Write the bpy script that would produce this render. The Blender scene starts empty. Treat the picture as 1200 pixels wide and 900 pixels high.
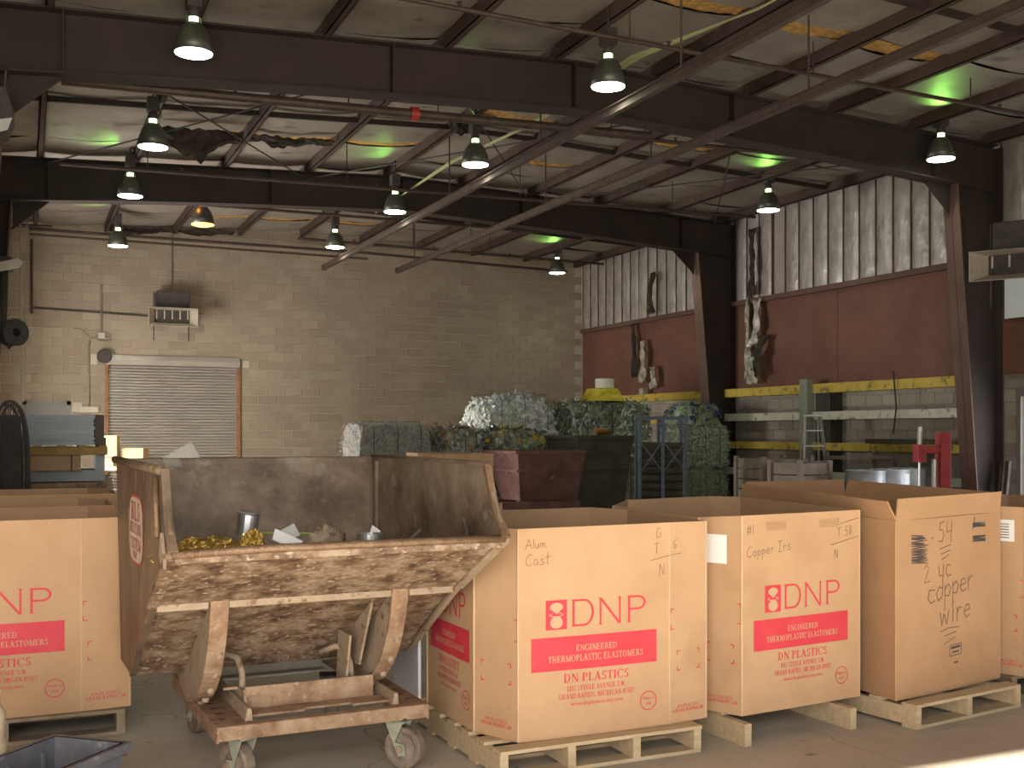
import bpy, bmesh, math, random
from mathutils import Vector, Matrix, noise

random.seed(7)
PI = math.pi
SC = bpy.context.scene
COL = SC.collection

# ------------------------------------------------------------------ camera, world, sun, daylight, exposure
YAW = math.atan(575 / 1300)
cam_d = bpy.data.cameras.new('camera')
cam_d.sensor_width = 36
cam_d.lens = 36 * 1300 / 1200
cam_d.shift_y = 56 / 1200
cam_d.clip_end = 200
cam = bpy.data.objects.new('camera', cam_d)
COL.objects.link(cam)
cam.location = (0, 0, 1.59)
cam.rotation_euler = (PI / 2, 0, -YAW)
SC.camera = cam

w = bpy.data.worlds.new('world')
SC.world = w
w.use_nodes = True
bg = w.node_tree.nodes['Background']
bg.inputs[0].default_value = (0.86, 0.93, 1.0, 1)
bg.inputs[1].default_value = 1.0

def add_light(name, kind, loc, energy, color, aim=None, size=None, size_y=None):
    d = bpy.data.lights.new(name, kind)
    d.energy = energy
    d.color = color
    if kind == 'AREA':
        d.shape = 'RECTANGLE'
        d.size = size
        d.size_y = size_y
    elif size is not None:
        d.shadow_soft_size = size
    o = bpy.data.objects.new(name, d)
    COL.objects.link(o)
    o.location = loc
    if aim is not None:
        o.rotation_euler = (Vector(aim) - Vector(loc)).to_track_quat('-Z', 'Y').to_euler()
    return o

sun = add_light('sun', 'SUN', (-3, -8, 8), 24.0, (1.0, 0.92, 0.80))
sun.data.angle = 0.012
sun.rotation_euler = Vector((0.28, 5.52, -4.2)).to_track_quat('-Z', 'Y').to_euler()
# daylight of the three open doors: behind the camera, in the left wall, in the right wall
add_light('door_daylight_front', 'AREA', (-1.5, -1.42, 2.1), 430, (1.0, 0.94, 0.86), (-0.8, 5, 1.3), 4.8, 4.1)
add_light('door_daylight_left', 'AREA', (-0.80, 21.0, 1.45), 700, (1.0, 0.96, 0.90), (6, 20.4, 1.3), 2.4, 2.8)
add_light('door_daylight_right', 'AREA', (13.64, 11.0, 1.1), 70, (0.86, 0.92, 1.0), (2, 11.6, 1.2), 2.0, 2.0)

SC.view_settings.view_transform = 'Standard'
SC.view_settings.look = 'None'
SC.view_settings.gamma = 1
SC.view_settings.use_curve_mapping = False
SC.view_settings.exposure = 0.03

# ------------------------------------------------------------------ materials
MATS = {}

def mat(name, c1, c2=None, scale=6.0, rough=0.7, metal=0.0, bump=0.0, bscale=40.0, c3=None, lo=0.35, hi=0.65,
        stretch=(1, 1, 1), fine=None, coord='Position'):
    if name in MATS:
        return MATS[name]
    m = bpy.data.materials.new(name)
    m.use_nodes = True
    nt = m.node_tree
    b = nt.nodes['Principled BSDF']
    b.inputs['Roughness'].default_value = rough
    b.inputs['Metallic'].default_value = metal
    b.inputs['Base Color'].default_value = (*c1, 1)
    if c2 is not None or bump:
        if coord == 'Position':
            g = nt.nodes.new('ShaderNodeNewGeometry')
            src = g.outputs['Position']
        else:
            g = nt.nodes.new('ShaderNodeTexCoord')
            src = g.outputs['Object']
        mp = nt.nodes.new('ShaderNodeMapping')
        mp.inputs['Scale'].default_value = stretch
        nt.links.new(src, mp.inputs[0])
        if c2 is not None:
            n = nt.nodes.new('ShaderNodeTexNoise')
            n.inputs['Scale'].default_value = scale
            n.inputs['Detail'].default_value = 8
            n.inputs['Roughness'].default_value = 0.65
            nt.links.new(mp.outputs[0], n.inputs['Vector'])
            r = nt.nodes.new('ShaderNodeValToRGB')
            r.color_ramp.elements[0].position = lo
            r.color_ramp.elements[0].color = (*c1, 1)
            r.color_ramp.elements[1].position = hi
            r.color_ramp.elements[1].color = (*c2, 1)
            if c3 is not None:
                e = r.color_ramp.elements.new((lo + hi) / 2)
                e.color = (*c3, 1)
            nt.links.new(n.outputs['Fac'], r.inputs[0])
            out = r.outputs[0]
            if fine is not None:
                n2 = nt.nodes.new('ShaderNodeTexNoise')
                n2.inputs['Scale'].default_value = fine[0]
                n2.inputs['Detail'].default_value = 6
                nt.links.new(mp.outputs[0], n2.inputs['Vector'])
                r2 = nt.nodes.new('ShaderNodeValToRGB')
                r2.color_ramp.elements[0].position = fine[2]
                r2.color_ramp.elements[0].color = (0, 0, 0, 1)
                r2.color_ramp.elements[1].position = fine[2] + 0.08
                r2.color_ramp.elements[1].color = (1, 1, 1, 1)
                nt.links.new(n2.outputs['Fac'], r2.inputs[0])
                mx = nt.nodes.new('ShaderNodeMix')
                mx.data_type = 'RGBA'
                nt.links.new(r2.outputs[0], mx.inputs[0])
                nt.links.new(out, mx.inputs[6])
                mx.inputs[7].default_value = (*fine[1], 1)
                out = mx.outputs[2]
            nt.links.new(out, b.inputs['Base Color'])
        if bump:
            n = nt.nodes.new('ShaderNodeTexNoise')
            n.inputs['Scale'].default_value = bscale
            n.inputs['Detail'].default_value = 5
            nt.links.new(mp.outputs[0], n.inputs['Vector'])
            bp = nt.nodes.new('ShaderNodeBump')
            bp.inputs['Strength'].default_value = bump
            bp.inputs['Distance'].default_value = 0.02
            nt.links.new(n.outputs['Fac'], bp.inputs['Height'])
            nt.links.new(bp.outputs[0], b.inputs['Normal'])
    MATS[name] = m
    return m

def emit(name, color, strength):
    m = bpy.data.materials.new(name)
    m.use_nodes = True
    b = m.node_tree.nodes['Principled BSDF']
    b.inputs['Base Color'].default_value = (*color, 1)
    b.inputs['Emission Color'].default_value = (*color, 1)
    b.inputs['Emission Strength'].default_value = strength
    return m

def block_mat(name, base, var, stain, axis):
    """Concrete block: every block a tone of its own (picked by its place in the coursing), stains over the lot."""
    m = bpy.data.materials.new(name)
    m.use_nodes = True
    nt = m.node_tree
    b = nt.nodes['Principled BSDF']
    b.inputs['Roughness'].default_value = 0.92
    N = nt.nodes.new
    L = nt.links.new
    g = N('ShaderNodeNewGeometry')
    s = N('ShaderNodeSeparateXYZ')
    L(g.outputs['Position'], s.inputs[0])
    def math_n(op, a, v):
        n = N('ShaderNodeMath')
        n.operation = op
        if isinstance(a, (int, float)):
            n.inputs[0].default_value = a
        else:
            L(a, n.inputs[0])
        if isinstance(v, (int, float)):
            n.inputs[1].default_value = v
        else:
            L(v, n.inputs[1])
        return n.outputs[0]
    row = math_n('FLOOR', math_n('DIVIDE', s.outputs['Z'], 0.2032), 0)
    half = math_n('MULTIPLY', math_n('MODULO', row, 2.0), 0.5)
    col = math_n('FLOOR', math_n('ADD', math_n('DIVIDE', math_n('ADD', s.outputs[axis], 8.128), 0.4064), half), 0)
    c = N('ShaderNodeCombineXYZ')
    L(row, c.inputs[0])
    L(col, c.inputs[1])
    wn = N('ShaderNodeTexWhiteNoise')
    wn.noise_dimensions = '2D'
    L(c.outputs[0], wn.inputs['Vector'])
    r = N('ShaderNodeValToRGB')
    r.color_ramp.elements[0].color = (*base, 1)
    r.color_ramp.elements[1].color = (*var, 1)
    L(wn.outputs['Value'], r.inputs[0])
    n = N('ShaderNodeTexNoise')
    n.inputs['Scale'].default_value = 0.7
    n.inputs['Detail'].default_value = 7
    L(g.outputs['Position'], n.inputs['Vector'])
    r2 = N('ShaderNodeValToRGB')
    r2.color_ramp.elements[0].position = 0.42
    r2.color_ramp.elements[1].position = 0.7
    r2.color_ramp.elements[1].color = (0.7, 0.7, 0.7, 1)
    L(n.outputs['Fac'], r2.inputs[0])
    mx = N('ShaderNodeMix')
    mx.data_type = 'RGBA'
    L(r2.outputs[0], mx.inputs[0])
    L(r.outputs[0], mx.inputs[6])
    mx.inputs[7].default_value = (*stain, 1)
    L(mx.outputs[2], b.inputs['Base Color'])
    nb = N('ShaderNodeTexNoise')
    nb.inputs['Scale'].default_value = 60
    L(g.outputs['Position'], nb.inputs['Vector'])
    bp = N('ShaderNodeBump')
    bp.inputs['Strength'].default_value = 0.35
    bp.inputs['Distance'].default_value = 0.01
    L(nb.outputs['Fac'], bp.inputs['Height'])
    L(bp.outputs[0], b.inputs['Normal'])
    return m

M_cardboard = mat('cardboard', (0.465, 0.285, 0.155), (0.525, 0.33, 0.185), 3, 0.85, bump=0.05, bscale=90, fine=(1.6, (0.445, 0.27, 0.145), 0.62))
M_fold = mat('cardboard_fold', (0.60, 0.42, 0.27), (0.54, 0.36, 0.22), 9, 0.85)
M_cardboard_in = mat('cardboard_inside', (0.40, 0.25, 0.14), (0.45, 0.285, 0.165), 3, 0.9)
M_cardboard_b = mat('cardboard_plain', (0.39, 0.225, 0.115), (0.44, 0.26, 0.14), 3, 0.8, bump=0.05, bscale=90)
M_print = mat('red_print', (0.56, 0.03, 0.05), (0.62, 0.045, 0.065), 8, 0.6)
M_print_tan = mat('unprinted_card', (0.52, 0.34, 0.20), rough=0.85)
M_marker = mat('marker_ink', (0.17, 0.105, 0.065), rough=0.8)
M_marker2 = mat('black_marker_ink', (0.06, 0.05, 0.05), rough=0.8)
M_paper = mat('white_paper', (0.85, 0.85, 0.83), (0.80, 0.80, 0.78), 5, 0.8)
M_pallet = mat('pallet_wood', (0.46, 0.34, 0.20), (0.58, 0.45, 0.29), 5, 0.85, bump=0.2, bscale=30, stretch=(1, 6, 6), c3=(0.50, 0.38, 0.23))
M_pallet_old = mat('old_pallet_wood', (0.20, 0.15, 0.10), (0.32, 0.25, 0.17), 5, 0.9, bump=0.2, bscale=30)
M_rust = mat('rusty_steel', (0.075, 0.038, 0.021), (0.34, 0.255, 0.175), 9, 0.65, 0.0, 0.35, 45, c3=(0.20, 0.125, 0.075), lo=0.36, hi=0.64, stretch=(1, 1, 1.4), fine=(34, (0.38, 0.30, 0.22), 0.58))
M_rust_in = mat('worn_steel_inside', (0.10, 0.065, 0.044), (0.30, 0.23, 0.165), 3.2, 0.5, 0.15, 0.1, 60, c3=(0.20, 0.14, 0.092), lo=0.36, hi=0.64, fine=(9, (0.26, 0.215, 0.16), 0.60))
M_rust_side = mat('worn_steel_side', (0.095, 0.062, 0.042), (0.225, 0.158, 0.105), 4, 0.5, 0.15, 0.1, 60, lo=0.34, hi=0.66, stretch=(1, 1, .6), fine=(12, (0.36, 0.26, 0.09), 0.62))
M_rust_frame = mat('rusty_frame', (0.16, 0.085, 0.046), (0.35, 0.25, 0.165), 9, 0.75, 0.0, 0.35, 60, c3=(0.27, 0.165, 0.098), lo=0.34, hi=0.66, fine=(30, (0.34, 0.25, 0.17), 0.60))
M_dusty = mat('dusty_tan_steel', (0.27, 0.195, 0.13), (0.36, 0.275, 0.19), 6, 0.75, 0.0, 0.2, 60, fine=(22, (0.19, 0.11, 0.065), 0.58))
M_edge = mat('scraped_edge', (0.26, 0.17, 0.105), (0.15, 0.085, 0.045), 12, 0.45, 0.3, 0.3, 80)
M_grey_rail = mat('grey_painted_rail', (0.36, 0.32, 0.28), (0.44, 0.41, 0.36), 8, 0.6, fine=(24, (0.18, 0.12, 0.08), 0.66))
M_fork = mat('green_caster_fork', (0.27, 0.30, 0.22), (0.38, 0.38, 0.29), 14, 0.6, 0.2)
M_wheel = mat('worn_wheel', (0.14, 0.10, 0.075), (0.27, 0.21, 0.16), 14, 0.7, 0.1, 0.3, 60)
M_black = mat('black_rubber', (0.025, 0.023, 0.022), (0.05, 0.045, 0.04), 12, 0.7)
M_steel = mat('frame_steel', (0.024, 0.016, 0.013), (0.042, 0.026, 0.020), 1.6, 0.8)
M_steel_red = mat('red_oxide_steel', (0.095, 0.048, 0.038), (0.13, 0.068, 0.052), 2.0, 0.75)
M_purlin = mat('purlin_steel', (0.05, 0.030, 0.023), (0.085, 0.05, 0.037), 2.0, 0.8)
M_pipe = mat('dark_pipe', (0.05, 0.035, 0.028), (0.09, 0.06, 0.045), 8, 0.6, 0.3)
M_rail = mat('brown_rail', (0.06, 0.038, 0.029), (0.09, 0.058, 0.044), 4, 0.8, 0.0)
M_insul = mat('roof_insulation', (0.22, 0.185, 0.155), (0.31, 0.27, 0.23), 1.2, 0.55, 0.0, 0.25, 6, fine=(2.5, (0.15, 0.125, 0.105), 0.62))
M_gold = mat('bare_glass_wool', (0.30, 0.155, 0.04), (0.62, 0.36, 0.10), 14, 0.95, 0, 0.6, 40)
M_foil = mat('foil_insulation', (0.40, 0.36, 0.33), (0.62, 0.58, 0.54), 5, 0.36, 0.45, 1.0, 9, stretch=(1, 1, 0.6))
M_foil_d = mat('torn_foil', (0.16, 0.14, 0.10), (0.46, 0.44, 0.36), 9, 0.5, 0.3, 0.6, 20)
M_char = mat('dark_torn_wool', (0.02, 0.016, 0.012), (0.06, 0.045, 0.03), 9, 0.95, 0, 0.5, 30)
M_redwall = mat('red_panel', (0.13, 0.052, 0.035), (0.18, 0.075, 0.052), 1.1, 0.75, 0, 0.05, 30, fine=(3.0, (0.10, 0.046, 0.034), 0.64))
M_yellow = mat('yellow_girt', (0.46, 0.32, 0.035), (0.56, 0.41, 0.07), 5, 0.7, fine=(7, (0.20, 0.165, 0.06), 0.56))
M_whitegirt = mat('white_girt', (0.50, 0.48, 0.38), (0.62, 0.60, 0.50), 5, 0.7, fine=(9, (0.25, 0.25, 0.16), 0.60))
M_greenpost = mat('green_grey_post', (0.20, 0.22, 0.17), (0.30, 0.31, 0.24), 5, 0.8)
M_floor_mortar = mat('mortar', (0.42, 0.36, 0.28), (0.48, 0.42, 0.33), 3, 0.95)
M_mortar_r = mat('mortar_grey', (0.33, 0.29, 0.25), (0.38, 0.34, 0.29), 3, 0.95)
M_block = block_mat('block_back', (0.275, 0.215, 0.158), (0.345, 0.28, 0.21), (0.24, 0.188, 0.14), 'X')
M_block_r = block_mat('block_right', (0.29, 0.25, 0.21), (0.40, 0.355, 0.30), (0.26, 0.22, 0.18), 'Y')
M_shutter = mat('galvanised_slat', (0.36, 0.325, 0.29), (0.43, 0.39, 0.35), 1.6, 0.34, 0.3, stretch=(1, 1, 2))
M_doorframe = mat('rusty_door_track', (0.20, 0.085, 0.03), (0.32, 0.15, 0.06), 8, 0.7)
M_greydoor = mat('grey_door_paint', (0.17, 0.165, 0.15), (0.21, 0.20, 0.185), 3, 0.6)
M_cond = mat('conduit_grey', (0.22, 0.19, 0.15), (0.30, 0.26, 0.21), 8, 0.5, 0.4)
M_heater = mat('heater_sheet', (0.42, 0.37, 0.30), (0.52, 0.46, 0.38), 6, 0.55, 0.2)
M_dark = mat('dark_metal', (0.03, 0.026, 0.022), (0.06, 0.05, 0.042), 6, 0.7)
M_shade = mat('lamp_shade', (0.085, 0.085, 0.07), (0.12, 0.12, 0.10), 6, 0.45, 0.5)
M_blue = mat('blue_grey_sheet', (0.37, 0.415, 0.44), (0.46, 0.505, 0.53), 6, 0.6, stretch=(1, 1, 12))
M_ochre = mat('ochre_wood', (0.30, 0.19, 0.06), (0.40, 0.26, 0.09), 6, 0.85)
M_brown = mat('dark_brown_wrap', (0.085, 0.06, 0.05), (0.12, 0.085, 0.07), 6, 0.7)
M_white = mat('white_sheet', (0.74, 0.75, 0.80), (0.80, 0.81, 0.85), 2, 0.5)
M_greypanel = mat('grey_panel', (0.46, 0.46, 0.44), (0.54, 0.54, 0.52), 3, 0.55)
M_tote = mat('blue_grey_tote', (0.085, 0.085, 0.10), (0.15, 0.15, 0.175), 6, 0.5, fine=(12, (0.26, 0.26, 0.28), 0.63))
M_jug = mat('cream_plastic', (0.68, 0.55, 0.36), (0.74, 0.62, 0.44), 6, 0.45)
M_skid_red = mat('dark_red_skip', (0.115, 0.045, 0.04), (0.20, 0.095, 0.08), 4, 0.75, 0.1, 0.2, 40, fine=(12, (0.26, 0.18, 0.12), 0.66))
M_skid_green = mat('dark_green_skip', (0.06, 0.055, 0.04), (0.11, 0.10, 0.07), 3, 0.8, 0.1, 0.2, 40)
M_rackblue = mat('blue_rack_paint', (0.055, 0.085, 0.115), (0.085, 0.115, 0.15), 8, 0.6)
M_log = mat('dark_brown_bundle', (0.045, 0.035, 0.024), (0.09, 0.075, 0.05), 8, 0.9)
M_crate = mat('grey_brown_crate', (0.20, 0.155, 0.125), (0.29, 0.235, 0.195), 6, 0.85)
M_alu = mat('aluminium', (0.50, 0.49, 0.46), (0.60, 0.59, 0.56), 8, 0.4, 0.7)
M_barrel = mat('grey_barrel', (0.34, 0.36, 0.38), (0.44, 0.46, 0.48), 5, 0.45, 0.3)
M_redpress = mat('red_press_paint', (0.38, 0.035, 0.045), (0.46, 0.06, 0.06), 8, 0.5)
M_goldscrap = mat('gold_scrap', (0.30, 0.17, 0.03), (0.80, 0.58, 0.16), 40, 0.3, 0.9, 0.5, 120)
M_silver = mat('silver_scrap', (0.50, 0.50, 0.50), (0.66, 0.66, 0.66), 10, 0.3, 0.9)
M_tarp = mat('yellow_tarp', (0.55, 0.45, 0.02), (0.68, 0.58, 0.06), 7, 0.6)
M_sign_red = mat('sign_red', (0.48, 0.07, 0.06), rough=0.6)
M_sign_white = mat('sign_white', (0.66, 0.58, 0.48), (0.50, 0.40, 0.30), 18, 0.6)
M_sand = mat('floor_base', (0.2, 0.2, 0.2))

# ------------------------------------------------------------------ mesh helpers
class MB:
    def __init__(self):
        self.v = []
        self.f = []
        self.mi = []

    def add(self, vs, fs, mi=0):
        o = len(self.v)
        self.v += [tuple(p) for p in vs]
        self.f += [tuple(i + o for i in f) for f in fs]
        self.mi += [mi] * len(fs)
        return self

    def bx(self, x0, x1, y0, y1, z0, z1, mi=0):
        return self.add([(x0, y0, z0), (x1, y0, z0), (x1, y1, z0), (x0, y1, z0), (x0, y0, z1), (x1, y0, z1), (x1, y1, z1), (x0, y1, z1)],
                        [(0, 3, 2, 1), (4, 5, 6, 7), (0, 1, 5, 4), (1, 2, 6, 5), (2, 3, 7, 6), (3, 0, 4, 7)], mi)

    def prism(self, poly, axis, a, b, mi=0):
        n = len(poly)
        def P(p, t):
            return {'x': (t, p[0], p[1]), 'y': (p[0], t, p[1]), 'z': (p[0], p[1], t)}[axis]
        vs = [P(p, a) for p in poly] + [P(p, b) for p in poly]
        fs = [tuple(range(n)), tuple(range(2 * n - 1, n - 1, -1))]
        fs += [(i, i + n, (i + 1) % n + n, (i + 1) % n) for i in range(n)]
        return self.add(vs, fs, mi)

    def bar(self, p0, p1, wd, ht, up=(0, 0, 1), mi=0):
        p0, p1 = Vector(p0), Vector(p1)
        d = (p1 - p0).normalized()
        u = Vector(up)
        if abs(d.dot(u)) > 0.99:
            u = Vector((0, 1, 0))
        s = d.cross(u).normalized() * wd / 2
        t = s.cross(d).normalized() * ht / 2
        vs = [p + a * s + b * t for p in (p0, p1) for a, b in ((-1, -1), (1, -1), (1, 1), (-1, 1))]
        return self.add(vs, [(0, 1, 2, 3), (7, 6, 5, 4), (0, 4, 5, 1), (1, 5, 6, 2), (2, 6, 7, 3), (3, 7, 4, 0)], mi)

    def tube(self, pts, r, n=8, caps=True, mi=0):
        pts = [Vector(p) for p in pts]
        rs = r if isinstance(r, (list, tuple)) else [r] * len(pts)
        rings = []
        prev = None
        for i, p in enumerate(pts):
            d = (pts[min(i + 1, len(pts) - 1)] - pts[max(i - 1, 0)]).normalized()
            if prev is None:
                a = Vector((0, 0, 1)) if abs(d.z) < 0.9 else Vector((1, 0, 0))
                s = d.cross(a).normalized()
            else:
                s = (prev - d * prev.dot(d)).normalized()
            prev = s
            t = d.cross(s)
            rings.append([p + (s * math.cos(2 * PI * k / n) + t * math.sin(2 * PI * k / n)) * rs[i] for k in range(n)])
        vs = [q for rg in rings for q in rg]
        fs = []
        for i in range(len(pts) - 1):
            for k in range(n):
                fs.append((i * n + k, i * n + (k + 1) % n, (i + 1) * n + (k + 1) % n, (i + 1) * n + k))
        if caps:
            fs.append(tuple(range(n - 1, -1, -1)))
            fs.append(tuple((len(pts) - 1) * n + k for k in range(n)))
        return self.add(vs, fs, mi)

    def lathe(self, prof, c=(0, 0, 0), n=24, mi=0, closed=False):
        vs = [(c[0] + r * math.cos(2 * PI * k / n), c[1] + r * math.sin(2 * PI * k / n), c[2] + z) for r, z in prof for k in range(n)]
        fs = []
        m = len(prof)
        for i in range(m - 1 if not closed else m):
            j = (i + 1) % m
            for k in range(n):
                fs.append((i * n + k, i * n + (k + 1) % n, j * n + (k + 1) % n, j * n + k))
        return self.add(vs, fs, mi)

    def disc(self, c, r, n=24, mi=0):
        return self.add([(c[0] + r * math.cos(2 * PI * k / n), c[1] + r * math.sin(2 * PI * k / n), c[2]) for k in range(n)], [tuple(range(n))], mi)

    def grid(self, fn, nu, nv, mi=0):
        vs = [fn(i / nu, j / nv) for j in range(nv + 1) for i in range(nu + 1)]
        fs = [(j * (nu + 1) + i, j * (nu + 1) + i + 1, (j + 1) * (nu + 1) + i + 1, (j + 1) * (nu + 1) + i) for j in range(nv) for i in range(nu)]
        return self.add(vs, fs, mi)

    def mesh(self, name, mats, smooth=False):
        me = bpy.data.meshes.new(name)
        me.from_pydata(self.v, [], self.f)
        for m in (mats if isinstance(mats, (list, tuple)) else [mats]):
            me.materials.append(m)
        if any(self.mi):
            me.polygons.foreach_set('material_index', self.mi)
        if smooth:
            me.polygons.foreach_set('use_smooth', [True] * len(me.polygons))
        me.update()
        return me

    def build(self, name, mats, parent=None, smooth=False, bevel=0, solid=0):
        o = bpy.data.objects.new(name, self.mesh(name, mats, smooth))
        COL.objects.link(o)
        o.parent = parent
        if solid:
            s = o.modifiers.new('solid', 'SOLIDIFY')
            s.thickness = solid
        if bevel:
            b = o.modifiers.new('bevel', 'BEVEL')
            b.width = bevel
            b.segments = 2
            b.limit_method = 'ANGLE'
        return o

def tag(o, label=None, cat=None, group=None, kind=None):
    if label:
        o['label'] = label
    if cat:
        o['category'] = cat
    if group:
        o['group'] = group
    if kind:
        o['kind'] = kind
    return o

def thing(name, label, cat, loc=(0, 0, 0), rz=0.0, group=None):
    o = bpy.data.objects.new(name, None)
    o.empty_display_size = 0.1
    COL.objects.link(o)
    o.location = loc
    o.rotation_euler = (0, 0, rz)
    return tag(o, label, cat, group)

def inst(me, name, parent, loc=(0, 0, 0), rot=(0, 0, 0), scale=(1, 1, 1)):
    o = bpy.data.objects.new(name, me)
    COL.objects.link(o)
    o.parent = parent
    o.location = loc
    o.rotation_euler = rot
    o.scale = scale
    return o

def nz(x, y=0.0, z=0.0, s=1.0):
    return noise.noise(Vector((x * s, y * s, z * s)))

def clean(bm_obj):
    bm = bmesh.new()
    bm.from_mesh(bm_obj.data)
    bmesh.ops.recalc_face_normals(bm, faces=bm.faces)
    bm.to_mesh(bm_obj.data)
    bm.free()
    return bm_obj

# ------------------------------------------------------------------ the shell
XL, XR, YB, YF = -0.95, 13.70, 26.20, -1.5       # long left wall, right wall, back wall, front wall (behind the camera)
XLN = -4.2                                       # left wall of the near bay
RIDGE = 6.4
def roof_z(x):
    return 6.10 + 0.32 * (1 - abs(x - RIDGE) / 7.3)

def floor_mat():
    m = bpy.data.materials.new('concrete_floor')
    m.use_nodes = True
    nt = m.node_tree
    N, L = nt.nodes.new, nt.links.new
    b = nt.nodes['Principled BSDF']
    g = N('ShaderNodeNewGeometry')
    def noise_n(scale, detail, rough=0.6):
        n = N('ShaderNodeTexNoise')
        n.inputs['Scale'].default_value = scale
        n.inputs['Detail'].default_value = detail
        n.inputs['Roughness'].default_value = rough
        L(g.outputs['Position'], n.inputs['Vector'])
        return n.outputs['Fac']
    def ramp(src, p0, c0, p1, c1):
        r = N('ShaderNodeValToRGB')
        r.color_ramp.elements[0].position = p0
        r.color_ramp.elements[0].color = (*c0, 1)
        r.color_ramp.elements[1].position = p1
        r.color_ramp.elements[1].color = (*c1, 1)
        L(src, r.inputs[0])
        return r.outputs[0]
    def mixc(f, a, bcol):
        x = N('ShaderNodeMix')
        x.data_type = 'RGBA'
        L(f, x.inputs[0])
        if isinstance(a, tuple):
            x.inputs[6].default_value = (*a, 1)
        else:
            L(a, x.inputs[6])
        x.inputs[7].default_value = (*bcol, 1)
        return x.outputs[2]
    base = ramp(noise_n(1.1, 9, 0.65), 0.32, (0.35, 0.31, 0.25), 0.7, (0.52, 0.46, 0.37))
    spots = ramp(noise_n(5.5, 4), 0.66, (0, 0, 0), 0.72, (0.75, 0.75, 0.75))
    c = mixc(spots, base, (0.07, 0.055, 0.04))
    v = N('ShaderNodeTexVoronoi')
    v.feature = 'DISTANCE_TO_EDGE'
    v.inputs['Scale'].default_value = 0.42
    wv = N('ShaderNodeTexNoise')
    wv.inputs['Scale'].default_value = 2.2
    L(g.outputs['Position'], wv.inputs['Vector'])
    ad = N('ShaderNodeVectorMath')
    ad.operation = 'MULTIPLY_ADD'
    L(wv.outputs['Color'], ad.inputs[0])
    ad.inputs[1].default_value = (0.7, 0.7, 0.7)
    L(g.outputs['Position'], ad.inputs[2])
    L(ad.outputs[0], v.inputs['Vector'])
    crack = ramp(v.outputs['Distance'], 0.0, (0.5, 0.5, 0.5), 0.0035, (0, 0, 0))
    c = mixc(crack, c, (0.05, 0.04, 0.03))
    L(c, b.inputs['Base Color'])
    rr = ramp(noise_n(2.0, 5), 0.3, (0.45, 0.45, 0.45), 0.7, (0.75, 0.75, 0.75))
    L(rr, b.inputs['Roughness'])
    bp = N('ShaderNodeBump')
    bp.inputs['Strength'].default_value = 0.12
    bp.inputs['Distance'].default_value = 0.01
    L(noise_n(45, 5), bp.inputs['Height'])
    L(bp.outputs[0], b.inputs['Normal'])
    return m

M_floor = floor_mat()
tag(MB().bx(-14, 24, -24, 32, -0.2, 0.0).build('floor', M_floor), 'stained brown grey concrete floor', kind='structure')

# back wall: mortar backing with every block a piece of its own
def chamfer_block(wd, ht, dp, m, name):
    c = 0.006
    b = MB()
    b.add([(0, 0, 0), (wd, 0, 0), (wd, 0, ht), (0, 0, ht), (c, -dp, c), (wd - c, -dp, c), (wd - c, -dp, ht - c), (c, -dp, ht - c)],
          [(4, 5, 6, 7), (0, 1, 5, 4), (1, 2, 6, 5), (2, 3, 7, 6), (3, 0, 4, 7)])
    return b.mesh(name, m)

BW, BH = 0.4064, 0.2032
wall_back = MB()
DX0, DX1, DZ = 1.74, 4.62, 3.24                  # roller door opening
wall_back.prism([(XL - .3, 0), (DX0, 0), (DX0, DZ), (DX1, DZ), (DX1, 0), (XR + .3, 0), (XR + .3, roof_z(XR) + .3), (RIDGE, roof_z(RIDGE) + .3), (XL - .3, roof_z(XL) + .3)], 'y', YB, YB + .25)
wall_back = tag(wall_back.build('wall_back', M_floor_mortar), 'tan concrete block back wall with a roller door', kind='structure')
blk = chamfer_block(BW - .010, BH - .010, .012, M_block, 'block')
spots = []
for r in range(0, 32):
    half = 0.5 * (r % 2)
    for c in range(16, 56):
        x0 = (c - half) * BW - 8.128
        if x0 < XL - 0.3 or x0 + BW > XR + 0.1:
            continue
        z0 = r * BH
        if z0 > roof_z(x0) - 0.05:
            continue
        if x0 + BW > DX0 + .02 and x0 < DX1 - .02 and z0 < DZ - .02:
            # jamb and header blocks stop at the opening
            if x0 < DX0 - .06:
                spots.append((x0, z0, DX0 - x0, r))
            elif x0 + BW > DX1 + .06:
                spots.append((DX1, z0, x0 + BW - DX1, r))
            continue
        if x0 + BW > 0.02 and x0 < 0.99 and z0 < 2.2:
            continue
        spots.append((x0, z0, BW, r))
vis = sorted([s for s in spots if s[1] > 1.2], key=lambda s: (s[0] - 0) ** 2 + (s[1] - 3.2) ** 2 * 2.0)
near = set(vis[:300])
rest = MB()
for s in spots:
    if s in near:
        o = inst(blk, 'block', wall_back, (s[0] + .005, YB, s[1] + .005), scale=((s[2] - .010) / (BW - .010), 1, 1))
    else:
        x0, z0, wd = s[0] + .005, s[1] + .005, s[2] - .01
        ht, dp, c = BH - .01, .012, .006
        rest.add([(x0, YB, z0), (x0 + wd, YB, z0), (x0 + wd, YB, z0 + ht), (x0, YB, z0 + ht), (x0 + c, YB - dp, z0 + c), (x0 + wd - c, YB - dp, z0 + c), (x0 + wd - c, YB - dp, z0 + ht - c), (x0 + c, YB - dp, z0 + ht - c)],
                 [(4, 5, 6, 7), (0, 1, 5, 4), (1, 2, 6, 5), (2, 3, 7, 6), (3, 0, 4, 7)])
tag(rest.build('block_field', M_block, wall_back), kind='stuff')

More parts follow.
